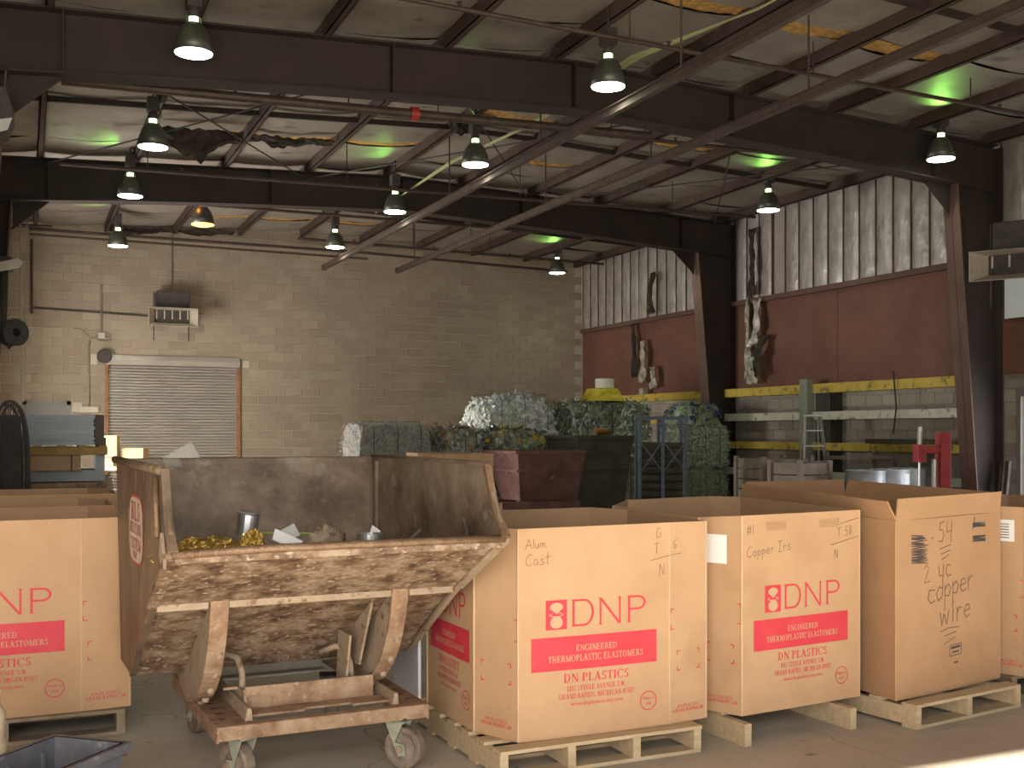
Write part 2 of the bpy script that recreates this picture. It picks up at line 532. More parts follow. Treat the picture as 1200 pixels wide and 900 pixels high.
# right wall: block below, red panels, girts and foil insulation above
RB = 2.44
wr = MB()
wr.bx(XR, XR + .25, YF, 9.9, 0, 6.3)
wr.bx(XR, XR + .25, 9.9, 12.1, 2.12, 6.3)
wr.bx(XR, XR + .25, 12.1, YB, 0, 6.3)
wall_right = tag(wr.build('wall_right', M_mortar_r), 'right wall of grey block, red panels and foil insulation', kind='structure')
blk_r = MB()
c_ = .006
blk_r.add([(0, 0, 0), (0, BW - .01, 0), (0, BW - .01, BH - .01), (0, 0, BH - .01), (-.012, c_, c_), (-.012, BW - .01 - c_, c_), (-.012, BW - .01 - c_, BH - .01 - c_), (-.012, c_, BH - .01 - c_)],
          [(7, 6, 5, 4), (4, 5, 1, 0), (5, 6, 2, 1), (6, 7, 3, 2), (7, 4, 0, 3)])
blk_rm = blk_r.mesh('block', M_block_r)
rsp = []
for r in range(12):
    half = 0.5 * (r % 2)
    for c in range(40, 86):
        y0 = (c - half) * BW - 8.128
        if y0 + BW > YB or (y0 < 12.14 and r * BH < 2.1) or y0 < 9.95:
            continue
        rsp.append((y0, r * BH))
rvis = sorted([s for s in rsp if s[1] > .95], key=lambda s: s[0])[:260]
rset = set(rvis)
rest = MB()
for s in rsp:
    if s in rset:
        inst(blk_rm, 'block', wall_right, (XR, s[0] + .005, s[1] + .005))
    else:
        rest.add([(XR + p[0], s[0] + .005 + p[1], s[1] + .005 + p[2]) for p in blk_r.v], blk_r.f)
tag(rest.build('block_field', M_block_r, wall_right), kind='stuff')

FRY = (12.55, 19.45)                             # the two frames in view
bays = ((8.0, FRY[0] - .1), (FRY[0] + .1, FRY[1] - .1), (FRY[1] + .1, YB))
for bi, (y0, y1) in enumerate(bays):
    # red panels, two boards to a bay
    ym = y0 + (y1 - y0) * (.52 if bi else .5)
    for a, b in ((y0, ym), (ym, y1)):
        MB().bx(XR - .06, XR - .012, a + .006, b - .006, 2.46, 4.22).build('red_panel', M_redwall, wall_right)
    MB().bx(XR - .14, XR - .01, y0, y1, 4.20, 4.30).build('girt', M_steel_red, wall_right)
    # foil strips hanging side by side
    n = int((y1 - y0) / .41)
    st = (y1 - y0) / n
    for k in range(n):
        a = y0 + k * st
        top = 6.05
        ph = random.random() * 9
        tilt = 0.0
        if bi == 2 and k in (8,):
            tilt = .12
        if bi == 1 and k == 12:
            continue
        def fn(u, v, a=a, ph=ph, tilt=tilt):
            bulge = .035 * math.sin(PI * u) ** .5
            wob = .012 * nz(u * 3 + ph, v * 9, ph) + .008 * nz(u * 7, v * 22 + ph, 3)
            return (XR - .03 - bulge - wob, a + .012 + u * (st - .024) + tilt * (1 - v) * .6, 4.30 + v * (top - 4.30))
        g = MB().grid(fn, 6, 12)
        g.build('insulation_strip', M_foil, wall_right, smooth=True)
    # the red battens between strips
    bt = MB()
    for k in range(n + 1):
        bt.bx(XR - .05, XR - .01, y0 + k * st - .014, y0 + k * st + .014, 4.30, 6.0)
    bt.build('batten_row', M_steel_red, wall_right)
# a torn dark gap with hanging foil in the far bay and in the middle bay
def rag(name, parent, pts, wd, m, seed):
    rnd = random.Random(seed)
    def fn(u, v):
        k = v * (len(pts) - 1)
        i = min(int(k), len(pts) - 2)
        p = Vector(pts[i]).lerp(Vector(pts[i + 1]), k - i)
        ww = wd * (.55 + .45 * math.sin(seed + v * 7) ** 2)
        return (p.x - .05 * nz(u * 4 + seed, v * 6, 1) - .03 * math.sin(u * 9 + v * 5), p.y + (u - .5) * ww + .04 * nz(v * 8, seed, u * 3), p.z + .05 * nz(u * 5, v * 3, seed))
    return MB().grid(fn, 7, 14).build(name, m, parent, smooth=True, solid=.008)
torn = [
    ((13.55, 18.75, 4.35), (13.5, 18.7, 3.4), (13.52, 18.72, 2.62), .20, M_foil_d, 3),
    ((13.50, 18.35, 4.25), (13.45, 18.35, 3.6), (13.4, 18.45, 3.3), .30, M_foil, 5),
    ((13.45, 18.1, 3.5), (13.35, 18.2, 3.1), (13.4, 18.25, 2.7), .34, M_char, 8),
    ((13.42, 18.45, 3.1), (13.36, 18.4, 2.8), (13.40, 18.4, 2.55), .30, M_foil_d, 11),
    ((13.52, 18.55, 5.7), (13.46, 18.5, 4.9), (13.5, 18.55, 4.35), .22, M_char, 14),
    ((13.5, 23.3, 4.2), (13.46, 23.2, 3.6), (13.5, 23.25, 2.9), .22, M_char, 21),
    ((13.45, 22.75, 3.75), (13.4, 22.7, 3.3), (13.42, 22.75, 2.75), .32, M_foil_d, 24),
    ((13.45, 22.3, 3.1), (13.38, 22.2, 2.9), (13.42, 22.25, 2.6), .30, M_foil_d, 27),
    ((13.46, 22.3, 5.3), (13.40, 22.4, 4.7), (13.42, 22.3, 4.35), .28, M_char, 29),
]
for p0, p1, p2, wd, m, sd in torn:
    rag('torn_insulation', wall_right, (p0, p1, p2), wd, m, sd)

# horizontal timber girts: yellow, white, yellow, white
for (zt, ht, m, y0, y1) in ((2.47, .17, M_yellow, 12.75, 16.5), (2.47, .17, M_yellow, 16.7, 19.3), (2.47, .17, M_yellow, 19.6, 24.2),
                            (1.96, .15, M_whitegirt, 12.75, 16.5), (1.96, .15, M_whitegirt, 16.7, 19.3), (1.90, .12, M_yellow, 19.6, 22.5),
                            (1.39, .14, M_yellow, 12.75, 16.5), (1.39, .14, M_yellow, 16.7, 19.3), (.86, .14, M_whitegirt, 12.75, 19.3)):
    MB().bx(XR - .34, XR - .22, y0, y1, zt - ht, zt).build('girt', m, wall_right, bevel=.006)
MB().bx(XR - .46, XR - .30, 16.5, 16.72, 0, 2.56).build('post_or_shade', M_greenpost, wall_right, bevel=.008)
MB().bx(XR - .30, XR - .02, 16.05, 16.45, 0, 2.44).build('post_or_shade', M_dark, wall_right)  # dark block added for the shade right of the green grey post
# white board high on the wall of the near bay and the steel door frame beside the bright opening
MB().bx(XR - .10, XR - .06, 10.0, 12.33, 3.30, 4.0).build('white_board', M_white, wall_right)
fr = MB()
fr.bx(XR - .05, XR + .05, 12.08, 12.16, 0, 2.12)
fr.bx(XR - .05, XR + .05, 9.84, 9.92, 0, 2.12)
fr.bx(XR - .05, XR + .05, 9.84, 12.16, 2.12, 2.22)
tag(fr.build('door_1', M_greydoor), 'open doorway with bright daylight at the right edge', kind='structure')
MB().bx(XR - .03, XR, 10.07, 12.4, 2.50, 3.30).build('red_panel', M_redwall, wall_right)

# left wall, with the open door that lets daylight in, and the near bay
wl = MB()
wl.bx(XL - .25, XL, 8.0, 19.75, 0, 6.2)
wl.bx(XL - .25, XL, 19.75, 22.25, 3.0, 6.2)
wl.bx(XL - .25, XL, 22.25, YB, 0, 6.2)
wl.bx(XLN, XL - .25, 8.0, 8.25, 0, 6.2)
wl.bx(XLN - .25, XLN, YF, 8.25, 0, 6.2)
tag(wl.build('wall_left', M_block), 'left block wall of the hall', kind='structure')
wf = MB()
wf.bx(XLN - .25, -4.0, YF - .25, YF, 0, 6.4)
wf.bx(-4.0, 9.0, YF - .02, YF, 4.2, 6.6)
wf.bx(9.0, XR + .25, YF - .25, YF, 0, 6.4)
tag(wf.build('wall_front', M_block), 'front wall with the wide open bay door', kind='structure')

# ceiling: roof deck, purlins, sagging insulation panels, strips of bare glass wool, bridging
PX = [-1.22 + 1.458 * k for k in range(11)]
ce = MB()
ce.prism([(XLN - .3, roof_z(XLN) + .16), (XR + .3, roof_z(XR) + .16), (XR + .3, roof_z(XR) + .3), (RIDGE, roof_z(RIDGE) + .3), (XLN - .3, roof_z(XLN) + .3)], 'y', YF - .3, YB + .2)
v = ce.v
ce = MB()
for a, b in ((XLN - .3, RIDGE), (RIDGE, XR + .3)):
    ce.add([(a, YF - .3, roof_z(a) + .10), (b, YF - .3, roof_z(b) + .10), (b, YB + .2, roof_z(b) + .10), (a, YB + .2, roof_z(a) + .10),
            (a, YF - .3, roof_z(a) + .22), (b, YF - .3, roof_z(b) + .22), (b, YB + .2, roof_z(b) + .22), (a, YB + .2, roof_z(a) + .22)],
           [(0, 3, 2, 1), (4, 5, 6, 7), (0, 1, 5, 4), (1, 2, 6, 5), (2, 3, 7, 6), (3, 0, 4, 7)])
ceiling = tag(ce.build('ceiling', M_dark), 'metal roof with purlins and sagging white insulation', kind='structure')
PD = .20
for x in PX:
    if x > XR - .1:
        continue
    z1 = roof_z(x) + .02
    b = MB()
    b.bx(x - .006, x + .006, YF, YB, z1 - PD, z1)
    b.bx(x - .006, x + .075, YF, YB, z1 - PD, z1 - PD + .012)
    b.bx(x - .075, x + .006, YF, YB, z1 - .012, z1)
    b.bx(x + .064, x + .075, YF, YB, z1 - PD, z1 - PD + .03)
    b.build('purlin', M_purlin, ceiling)
gold_at = {(10.3, 5), (10.3, 6), (10.3, 7), (15.2, 6), (15.2, 7), (15.2, 5), (17.4, 3), (17.4, 4), (17.4, 6), (17.4, 2), (24.5, 3), (24.5, 4), (24.5, 5)}
cuts = [2.0, 3.6, 5.2, 6.9, 8.6, 10.3, 11.6, 12.6, 13.9, 15.2, 16.3, 17.4, 18.5, 19.5, 20.8, 22.0, 23.2, 24.5, 26.15]
bare = {10.3, 15.2, 17.4, 24.5}
edges = [XL] + [x for x in PX if XL + .3 < x < XR - .2] + [XR]
for bi in range(len(edges) - 1):
    xa, xb = edges[bi], edges[bi + 1]
    for ci in range(len(cuts) - 1):
        ya, yb = cuts[ci], cuts[ci + 1]
        is_bare = ya in bare and any(abs(ya - g[0]) < .01 and g[1] == bi for g in gold_at)
        y_start = ya + (.30 if is_bare else .003)
        ph = random.random() * 20
        sag = random.uniform(.02, .06)
        def fn(u, v, xa=xa, xb=xb, ya=y_start, yb=yb - .003, ph=ph, sag=sag):
            x = xa + .015 + u * (xb - xa - .03)
            y = ya + v * (yb - ya)
            droop = sag * math.sin(PI * u) ** .8 * (.75 + .35 * math.cos(2 * PI * v))
            return (x, y, roof_z(x) - .01 - droop - .018 * nz(x * 1.7 + ph, y * 2.6, ph))
        MB().grid(fn, 8, 6).build('insulation_panel', M_insul, ceiling, smooth=True)
        if is_bare:
            def fg(u, v, xa=xa, xb=xb, ya=ya, ph=ph):
                x = xa + .03 + u * (xb - xa - .06)
                y = ya + v * .30
                return (x, y, roof_z(x) - .0 - .05 * math.sin(PI * u) - .02 * nz(x * 9, y * 9, ph))
            MB().grid(fg, 12, 4).build('glass_wool_strip', M_gold, ceiling)
for y in (9.2, 16.1, 22.9):
    for k in range(len(PX) - 1):
        if PX[k + 1] > XR:
            continue
        a, b = PX[k], PX[k + 1]
        MB().bar((a + .02, y, roof_z(a) - .10), (b - .02, y, roof_z(b) - .10), .05, .075).build('bridging_bar', M_steel, ceiling)
# cross-braced rods
rods = MB()
for (xa, xb) in ((.24, 4.6), (4.6, 8.97), (8.97, 13.2)):
    for (ya, yb) in ((FRY[0], FRY[1]), (FRY[1], FRY[0])):
        rods.tube([(xa, ya, roof_z(xa) - .27), (xb, yb, roof_z(xb) - .27)], .012, 6)
rods.build('brace_rods', M_dark, ceiling)
# torn dark wool sagging out of the roof
def ragged(name, x0, x1, y, drop, seed):
    def fn(u, v):
        x = x0 + u * (x1 - x0)
        e = drop * (.35 + .65 * math.sin(PI * min(1, u * 1.15)) ** 2) * (1 + .5 * nz(u * 9, seed, 2))
        return (x, y + .10 * nz(u * 5, v * 4, seed) + .12 * v, roof_z(x) - .12 - e * v + .03 * nz(u * 14, v * 9, seed))
    MB().grid(fn, 26, 6).build(name, M_char, ceiling, solid=.02)
ragged('torn_wool', 1.85, 3.1, 17.1, .42, 4)
ragged('torn_wool', 3.2, 4.55, 17.25, .14, 6)
ragged('torn_wool', 5.9, 6.4, 15.6, .20, 9)
ragged('torn_wool', 8.2, 9.4, 13.5, .16, 12)
ragged('torn_wool', 1.8, 3.1, 26.0, .12, 15)
ragged('torn_wool', 3.2, 4.5, 26.0, .10, 17)

# rigid steel frames: tapered columns and rafters
def frame(y, label):
    t = thing('steel_portal', label, 'steel frame', (RIDGE, y, 0), 0, 'portal frames of the hall')
    fw, tk = .30, .022
    def top(x):
        return roof_z(x) - .185
    def bot(x):
        e = abs(x - RIDGE) / 6.6
        return top(x) - (.60 + .10 * max(0, e - .45) ** 1.5 * 2.0)
    xs = [XL + .15 + (XR - XL - .3) * k / 24 for k in range(25)]
    rel = lambda x: x - RIDGE
    web = MB()
    n = len(xs)
    for s in (-.006, .006):
        web.add([(rel(x), s, bot(x)) for x in xs] + [(rel(x), s, top(x)) for x in xs], [(i, i + 1, i + 1 + n, i + n) for i in range(n - 1)])
    web.build('rafter_web', M_steel, t)
    for nm, fz in (('rafter_top_flange', top), ('rafter_bottom_flange', bot)):
        fl = MB()
        for i in range(n - 1):
            a, b = xs[i], xs[i + 1]
            fl.add([(rel(a), -fw / 2, fz(a)), (rel(b), -fw / 2, fz(b)), (rel(b), fw / 2, fz(b)), (rel(a), fw / 2, fz(a)),
                    (rel(a), -fw / 2, fz(a) + tk), (rel(b), -fw / 2, fz(b) + tk), (rel(b), fw / 2, fz(b) + tk), (rel(a), fw / 2, fz(a) + tk)],
                   [(0, 3, 2, 1), (4, 5, 6, 7), (0, 1, 5, 4), (2, 3, 7, 6), (1, 2, 6, 5), (3, 0, 4, 7)])
        fl.build(nm, M_steel, t)
    for k in (2, 8, 12, 16, 22):
        MB().bx(rel(xs[k]) - .008, rel(xs[k]) + .008, -fw / 2 + .02, fw / 2 - .02, bot(xs[k]), top(xs[k])).build('stiffener_plate', M_steel, t)
    for side in (-1, 1):
        xo = (XR - .05 if side > 0 else XL + .05)
        x_top, x_bot = (XR - .98, XR - .52) if side > 0 else (XL + .82, XL + .45)
        zt = bot(x_top) + .02
        MB().prism([(rel(xo), 0), (rel(x_bot), 0), (rel(x_top), zt), (rel(x_top), top(x_top)), (rel(xo), top(xo))], 'y', -.007, .007).build('column_web', M_steel, t)
        d = .022 * side
        MB().prism([(rel(x_bot), 0), (rel(x_bot) + d, 0), (rel(x_top) + d, zt), (rel(x_top), zt)], 'y', -fw / 2, fw / 2).build('column_flange', M_steel_red, t)
        MB().bx(min(rel(xo), rel(xo) - d), max(rel(xo), rel(xo) - d), -fw / 2, fw / 2, 0, top(xo)).build('column_flange', M_steel, t)
        MB().prism([(rel(x_top), zt), (rel(x_top) - side * .55, bot(x_top - side * .55)), (rel(x_top), bot(x_top) - .45)], 'y', -.007, .007).build('haunch_plate', M_steel, t)
    return t
frame(FRY[0], 'nearer brown steel portal frame crossing the top of the picture')
frame(FRY[1], 'farther brown steel portal frame in front of the block wall')

# ------------------------------------------------------------------ fixtures on the back wall
rd = tag(MB().bx(DX0 - .02, DX1 + .02, YB + .10, YB + .14, 0, DZ).build('door_2', M_dark), 'grey slatted steel roller door in the block wall', kind='structure')
sl = MB()
nsl = 46
for k in range(nsl):
    z0 = k * (DZ - .16) / nsl
    h = (DZ - .16) / nsl
    pr = [(YB + .10, z0), (YB + .045, z0 + h * .18), (YB + .035, z0 + h * .5), (YB + .045, z0 + h * .82), (YB + .10, z0 + h)]
    n = len(pr)
    sl.add([(DX0, p[0], p[1]) for p in pr] + [(DX1, p[0], p[1]) for p in pr], [(i, i + n, i + 1 + n, i + 1) for i in range(n - 1)])
tag(sl.build('slat_curtain', M_shutter, rd), kind='stuff')
hood = MB().prism([(YB + .10, DZ - .16), (YB - .06, DZ - .16), (YB - .10, DZ - .05), (YB - .06, DZ + .07), (YB + .0, DZ + .07)], 'x', DX0 - .02, DX1 + .02)
hood.build('door_hood', M_shutter, rd, bevel=.01)
for x in (DX0 - .04, DX1 - .03):
    MB().bx(x, x + .07, YB - .05, YB + .06, 0, DZ - .1).build('door_track', M_doorframe, rd)
op = MB().lathe([(0.0, 0), (.14, 0), (.16, .05), (.14, .12), (0.0, .12)], (0, 0, 0), 16).build('chain_wheel', M_dark, rd)
op.location = (DX0 - .06, YB - .10, DZ + .02)
op.rotation_euler = (PI / 2, 0, 0)
MB().bx(DX0 - .34, DX0 - .20, YB - .06, YB - .012, DZ - .16, DZ + .06).build('control_box', M_heater, rd)
MB().bx(DX1 + .10, DX1 + .24, YB - .04, YB - .012, DZ - .16, DZ).build('control_box', M_heater, rd)

d3 = MB()
d3.bx(.02, .10, YB - .05, YB + .02, 0, 2.26)
d3.bx(.91, .99, YB - .05, YB + .02, 0, 2.26)
d3.bx(.02, .99, YB - .05, YB + .02, 2.18, 2.26)
d3 = tag(d3.build('door_3', M_greydoor), 'grey steel door whose top shows above the sheet stack', kind='structure')
MB().bx(.10, .91, YB - .02, YB + .01, 0, 2.18).build('door_leaf', M_greydoor, d3)

# unit heater over the roller door: box with flared louvred mouth, suspension rods and flue
def unit_heater(loc, rz, label, sx=1.05, sz=.40):
    t = thing('unit_heater', label, 'heater', loc, rz)
    MB().bx(-sx * .32, sx * .36, .02, .42, .02, sz + .34).build('heater_body', M_dark, t, bevel=.02)
    m = MB()
    o = [(-sx / 2, -.22, -.05), (sx / 2, -.22, -.05), (sx / 2, -.22, sz - .05), (-sx / 2, -.22, sz - .05)]
    i = [(-sx * .36, .04, .04), (sx * .36, .04, .04), (sx * .36, .04, sz - .08), (-sx * .36, .04, sz - .08)]
    m.add(o + i, [(0, 1, 5, 4), (1, 2, 6, 5), (2, 3, 7, 6), (3, 0, 4, 7)])
    m.build('heater_mouth', M_heater, t, solid=.015)
    for k in range(5):
        x = -sx * .32 + k * sx * .16
        MB().bx(x - .012, x + .012, .0, .05, .12, sz - .09).build('louvre', M_heater, t)
    MB().bx(-sx * .36, sx * .36, .045, .06, .04, sz - .08).build('heat_exchanger', M_dark, t)
    for x in (-sx * .36, sx * .36):
        MB().tube([(x, .2, -.35), (x, .2, sz + .35)], .014, 6).build('support_rod', M_dark, t)
    return t
unit_heater((3.08, 25.68, 3.98), .0, 'box unit heater with a flared mouth above the roller door')
hr = unit_heater((11.35, 9.95, 3.52), -1.0, 'unit heater hanging at the right edge above the white board', 1.25, .36)

def pipe(name, label, pts, r, m=None, cat='pipe', group=None):
    o = MB().tube(pts, r, 8).build(name, m or M_pipe)
    return tag(o, label, cat, group)
def conduit(label, pts, r=.018, m=None, group=None):
    return pipe('conduit', label, pts, r, m or M_cond, 'conduit', group)
YW = YB - .04
conduit('thin conduit dropping from the roof to the heater above the roller door', [(3.12, YW, 4.75), (3.12, YW, roof_z(3.1) - .1)])
conduit('upright conduit left of the roller door with a loop at its foot', [(1.62, YW, 4.85), (1.62, YW, 3.72)], .022)
lp = [(1.62 + .16 * math.cos(a) + .05, YW, 3.68 + .09 * math.sin(a)) for a in [k * 2 * PI / 16 for k in range(17)]]
conduit('looped grey cable hanging beside the roller door', [(1.05, YW, 3.86), (1.2, YW, 3.84), (1.38, YW, 3.66)] + lp, .02)
conduit('conduit dropping to the switch box left of the roller door', [(1.40, YW, 3.6), (1.36, YW, 3.5), (1.36, YW, 2.15)], .022)
tag(MB().bx(1.15, 1.55, YW - .08, YW + .03, 2.02, 2.14).build('switch_box', M_heater), 'small tan switch box on the wall left of the roller door', 'switch box')
tag(MB().bx(1.55, 1.69, YW - .06, YW + .03, 3.66, 3.78).build('junction_box', M_heater), 'little junction box at the cable loop beside the roller door', 'junction box')
tag(MB().bx(3.06, 3.18, YW - .06, YW + .03, 4.66, 4.78).build('junction_box', M_heater), 'little junction box above the unit heater', 'junction box')
pipe('gas_pipe', 'long thin level pipe running along the block wall to the heater', [(.22, YW, 4.28), (2.6, YW, 4.20)], .022)
pipe('gas_pipe', 'upright dark pipe dropping down the wall at far left', [(.20, YW - .02, 5.75), (.20, YW - .02, 4.15)], .03)
conduit('pair of thin cords hanging at far left in front of the wall, near one', [(-.02, 24.9, 6.1), (-.0, 24.9, 2.0)], .014)
conduit('thin cord hanging at far left beside the wire guard', [(.12, 24.9, 6.1), (.04, 24.9, 2.2)], .014)
pipe('wall_pipe', 'upper of two thin pipes running under the roof at the back wall', [(.15, 25.85, 5.93), (7.5, 25.85, 5.90), (13.0, 25.85, 5.76)], .032)
pipe('wall_pipe', 'lower of two thin pipes running under the roof at the back wall', [(.15, 25.75, 5.80), (7.6, 25.75, 5.74)], .024)
pipe('wall_pipe', 'dark pipe bending down beside the left column', [(.6, 25.7, 5.98), (-.1, 25.7, 5.95), (-.3, 25.7, 5.8), (-.36, 25.7, 5.4), (-.36, 25.7, 4.5)], .035)

# sprinkler pipes across the hall, below the roof
sp = thing('sprinkler_pipe', 'thick dark sprinkler pipe with a red coupling behind the nearer frame', 'pipe', (6, 13.0, 5.5))
MB().tube([(-5.6, .0, -.09), (-2, .0, .0), (1.8, .0, .10)], .055, 10).build('pipe_run', M_pipe, sp)
MB().tube([(-1.62, .0, .010), (-1.52, .0, .012)], .085, 12).build('coupling', mat('red_coupling', (0.35, 0.03, 0.02), rough=.5), sp)
for x in (-4.2, -2.4, 1.2):
    MB().tube([(x, 0, .0), (x, 0, .75)], .010, 6).build('hanger_rod', M_pipe, sp)
def branch(y, x0, x1, h0, h1, label, r=.028):
    t = thing('branch_pipe', label, 'pipe', (x0, y, h0))
    MB().tube([(0, 0, 0), (x1 - x0, 0, h1 - h0)], r, 8).build('pipe_run', M_pipe, t)
    n = 4
    for k in range(n):
        f = (k + .4) / n
        x = x0 + (x1 - x0) * f
        z = (h1 - h0) * f
        MB().tube([(x - x0, 0, z), (x - x0, 0, roof_z(x) - h0 - .1)], .009, 6).build('hanger_rod', M_pipe, t)
        MB().lathe([(.0, 0), (.018, .0), (.018, .06), (.035, .065), (.0, .07)], (x - x0 + .5, 0, z + (h1 - h0) * .5 / (x1 - x0)), 8).build('sprinkler_head', M_pipe, t)
    return t
branch(13.35, .6, 12.8, 5.56, 5.72, 'thin dark pipe just behind the nearer frame')
branch(17.2, .5, 12.6, 5.44, 5.62, 'thin dark pipe crossing midway between the two frames')
branch(20.4, .4, 12.6, 5.66, 5.66, 'thin dark pipe just behind the farther frame')
branch(10.6, 2.6, 12.6, 5.95, 5.75, 'thin dark pipe in front of the nearer frame')
branch(23.5, 5.4, 12.8, 5.72, 5.62, 'thin dark pipe close to the back wall at right')

# two long overhead rails on hangers
def overhead_rail(x, y1, z, label):
    t = thing('overhead_rail', label, 'rail', (x, y1, z))
    b = MB()
    b.bx(-.038, .038, 2.0 - y1, 0, -.055, -.043)
    b.bx(-.010, .010, 2.0 - y1, 0, -.043, .043)
    b.bx(-.038, .038, 2.0 - y1, 0, .043, .055)
    b.build('rail_beam', M_rail, t)
    MB().lathe([(0, -.06), (.055, -.06), (.055, .06), (0, .06)], (0, .03, 0), 12).build('end_stop', M_dark, t)
    for yy in (-1.2, -4.6, -8.0, -11.4, -14.8):
        MB().tube([(0, yy, .07), (0, yy, roof_z(x) - z - .1)], .012, 6).build('hanger_rod', M_rail, t)
    return t
overhead_rail(6.25, 24.6, 5.30, 'long brown overhead rail ending left, the nearer of two')
overhead_rail(8.05, 24.8, 5.36, 'long brown overhead rail, the right-hand one of two')

# bundle of pale cables beside the middle lamps
cb = MB()
for k in range(4):
    cb.tube([(7.3 + .02 * k, 6.5, 6.15), (7.0 + .03 * k, 9.5, 5.98 + .02 * k), (6.7 + .04 * k, 11.6, 6.1), (6.6 + .03 * k, 14.2, 5.95 + .01 * k), (6.4 + .02 * k, 17, 6.0), (6.3, 20.5 + .1 * k, 5.85)], .011, 5)
tag(cb.build('cable_bundle', mat('pale_cable', (0.42, 0.44, 0.22), rough=.6)), 'loose bundle of pale cables slung under the roof by the middle lamps', 'cables')

# ------------------------------------------------------------------ high bay lamps
E_lamp = emit('lamp_glass', (0.90, 1.0, 0.82), 14.0)
E_collar = emit('lamp_collar_glow', (0.80, 1.0, 0.55), 5.0)
E_orange = emit('sodium_glass', (1.0, 0.34, 0.08), 6.0)
def lamp_meshes():
    s = {}
    s['shade'] = MB().lathe([(.055, .30), (.085, .29), (.135, .22), (.175, .11), (.195, 0.0), (.205, 0.0), (.185, .12), (.145, .235), (.09, .305), (.055, .31)], n=28).mesh('shade', M_shade, True)
    s['lens'] = MB().lathe([(0.0, -.03), (.10, -.024), (.19, -.006), (.196, .02)], n=28).mesh('lens', E_lamp, True)
    s['lens_o'] = MB().lathe([(0.0, -.05), (.10, -.04), (.20, -.010), (.196, .02)], n=28).mesh('lens', E_orange, True)
    s['collar'] = MB().lathe([(.0, .31), (.050, .31), (.050, .375), (.0, .375)], n=16).mesh('collar', E_collar)
    s['bracket'] = MB().tube([(.085, 0, .29), (.07, 0, .375), (.05, 0, .40)], .006, 5).tube([(-.085, 0, .29), (-.07, 0, .375), (-.05, 0, .40)], .006, 5).mesh('bracket', M_shade)
    s['socket'] = MB().lathe([(.0, .375), (.052, .375), (.06, .42), (.05, .47), (.0, .47)], n=16).mesh('socket', M_dark)
    s['ballast'] = MB().bx(-.075, .075, -.085, .085, .47, .66).mesh('ballast', M_dark)
    return s
LM = lamp_meshes()
def high_bay(x, y, z, label, orange=False, k=1.0):
    t = thing('high_bay_lamp', label, 'lamp', (x, y, z), 0, 'high bay lamps under the roof')
    t.scale = (k, k, k)
    for nm in ('shade', 'lens_o' if orange else 'lens', 'bracket', 'socket', 'ballast'):
        inst(LM[nm], nm.split('_')[0], t)
    if not orange:
        inst(LM['collar'], 'collar', t)
    h = max(.68, (roof_z(x) - z + .08) / k)
    MB().tube([(0, 0, .66), (0, 0, h)], .012, 6).build('hanging_rod', M_dark, t)
    if orange:
        l = add_light('sodium_lamp_light', 'SPOT', (x, y, z - .08), 300, (1.0, 0.68, 0.36), (x, y + 1.6, z - 4), .12)
        l.data.spot_size = 2.6
        l.data.spot_blend = .9
        add_light('sodium_up_leak', 'POINT', (x - .16, y - .12, z + .30), 2.2, (1.0, 0.36, 0.06), None, .03)
    else:
        l = add_light('lamp_down_light', 'SPOT', (x, y, z - .05), 75, (0.93, 1.0, 0.84), (x, y, 0), .12)
        l.data.spot_size = 2.5
        l.data.spot_blend = .8
        l = add_light('lamp_up_leak', 'SPOT', (x - .12, y - .12, z + .40), 34, (0.36, 1.0, 0.14), (x - 1.0, y - .95, z + 1.05), .03)
        l.data.spot_size = 1.25
        l.data.spot_blend = 1.0
rows = {'left': (1.62, (11.75, 15.6, 19.0, 24.2)), 'middle': (6.05, (11.0, 15.0, 18.8, 22.9)), 'right': (12.0, (12.0, 16.0, 19.75, 24.4))}
order = ('nearest', 'second', 'third', 'farthest')
for rn, (x, ys) in rows.items():
    for i, y in enumerate(ys):
        high_bay(x + (.2 if rn == 'left' and i == 3 else 0), y, 5.48 - (.06 if rn == 'left' and i > 0 else 0), 'white glowing high bay lamp, %s in the %s row' % (order[i], rn), k=(1.0 if i else .98))
high_bay(3.0, 20.6, 5.34, 'orange glowing sodium lamp below the farther frame', True)

# ------------------------------------------------------------------ lettering
def quad_rect(x0, y0, x1, y1):
    return [(x0, y0), (x1, y0), (x1, y1), (x0, y1)]
def arc_quads(cx, cy, rx, ry, a0, a1, tmax, tmin, n=12):
    q = []
    for k in range(n):
        p = []
        for a in (a0 + (a1 - a0) * k / n, a0 + (a1 - a0) * (k + 1) / n):
            t = tmin + (tmax - tmin) * abs(math.cos(a)) ** 1.3
            p.append(((cx + rx * math.cos(a), cy + ry * math.sin(a)), (cx + (rx - t) * math.cos(a), cy + (ry - min(t, tmin)) * math.sin(a))))
        q.append([p[0][0], p[1][0], p[1][1], p[0][1]])
    return q
def diag_quad(x0, y0, x1, y1, t):
    return [(x0 - t / 2, y0), (x0 + t / 2, y0), (x1 + t / 2, y1), (x1 - t / 2, y1)]
TK, TN, SF = .17, .07, .055
def stem(x, y0=0, y1=1, sb=True, st=True, t=TK):
    q = [quad_rect(x, y0, x + t, y1)]
    if sb:
        q.append(quad_rect(x - .08, y0, x + t + .08, y0 + SF))
    if st:
        q.append(quad_rect(x - .08, y1 - SF, x + t + .08, y1))
    return q
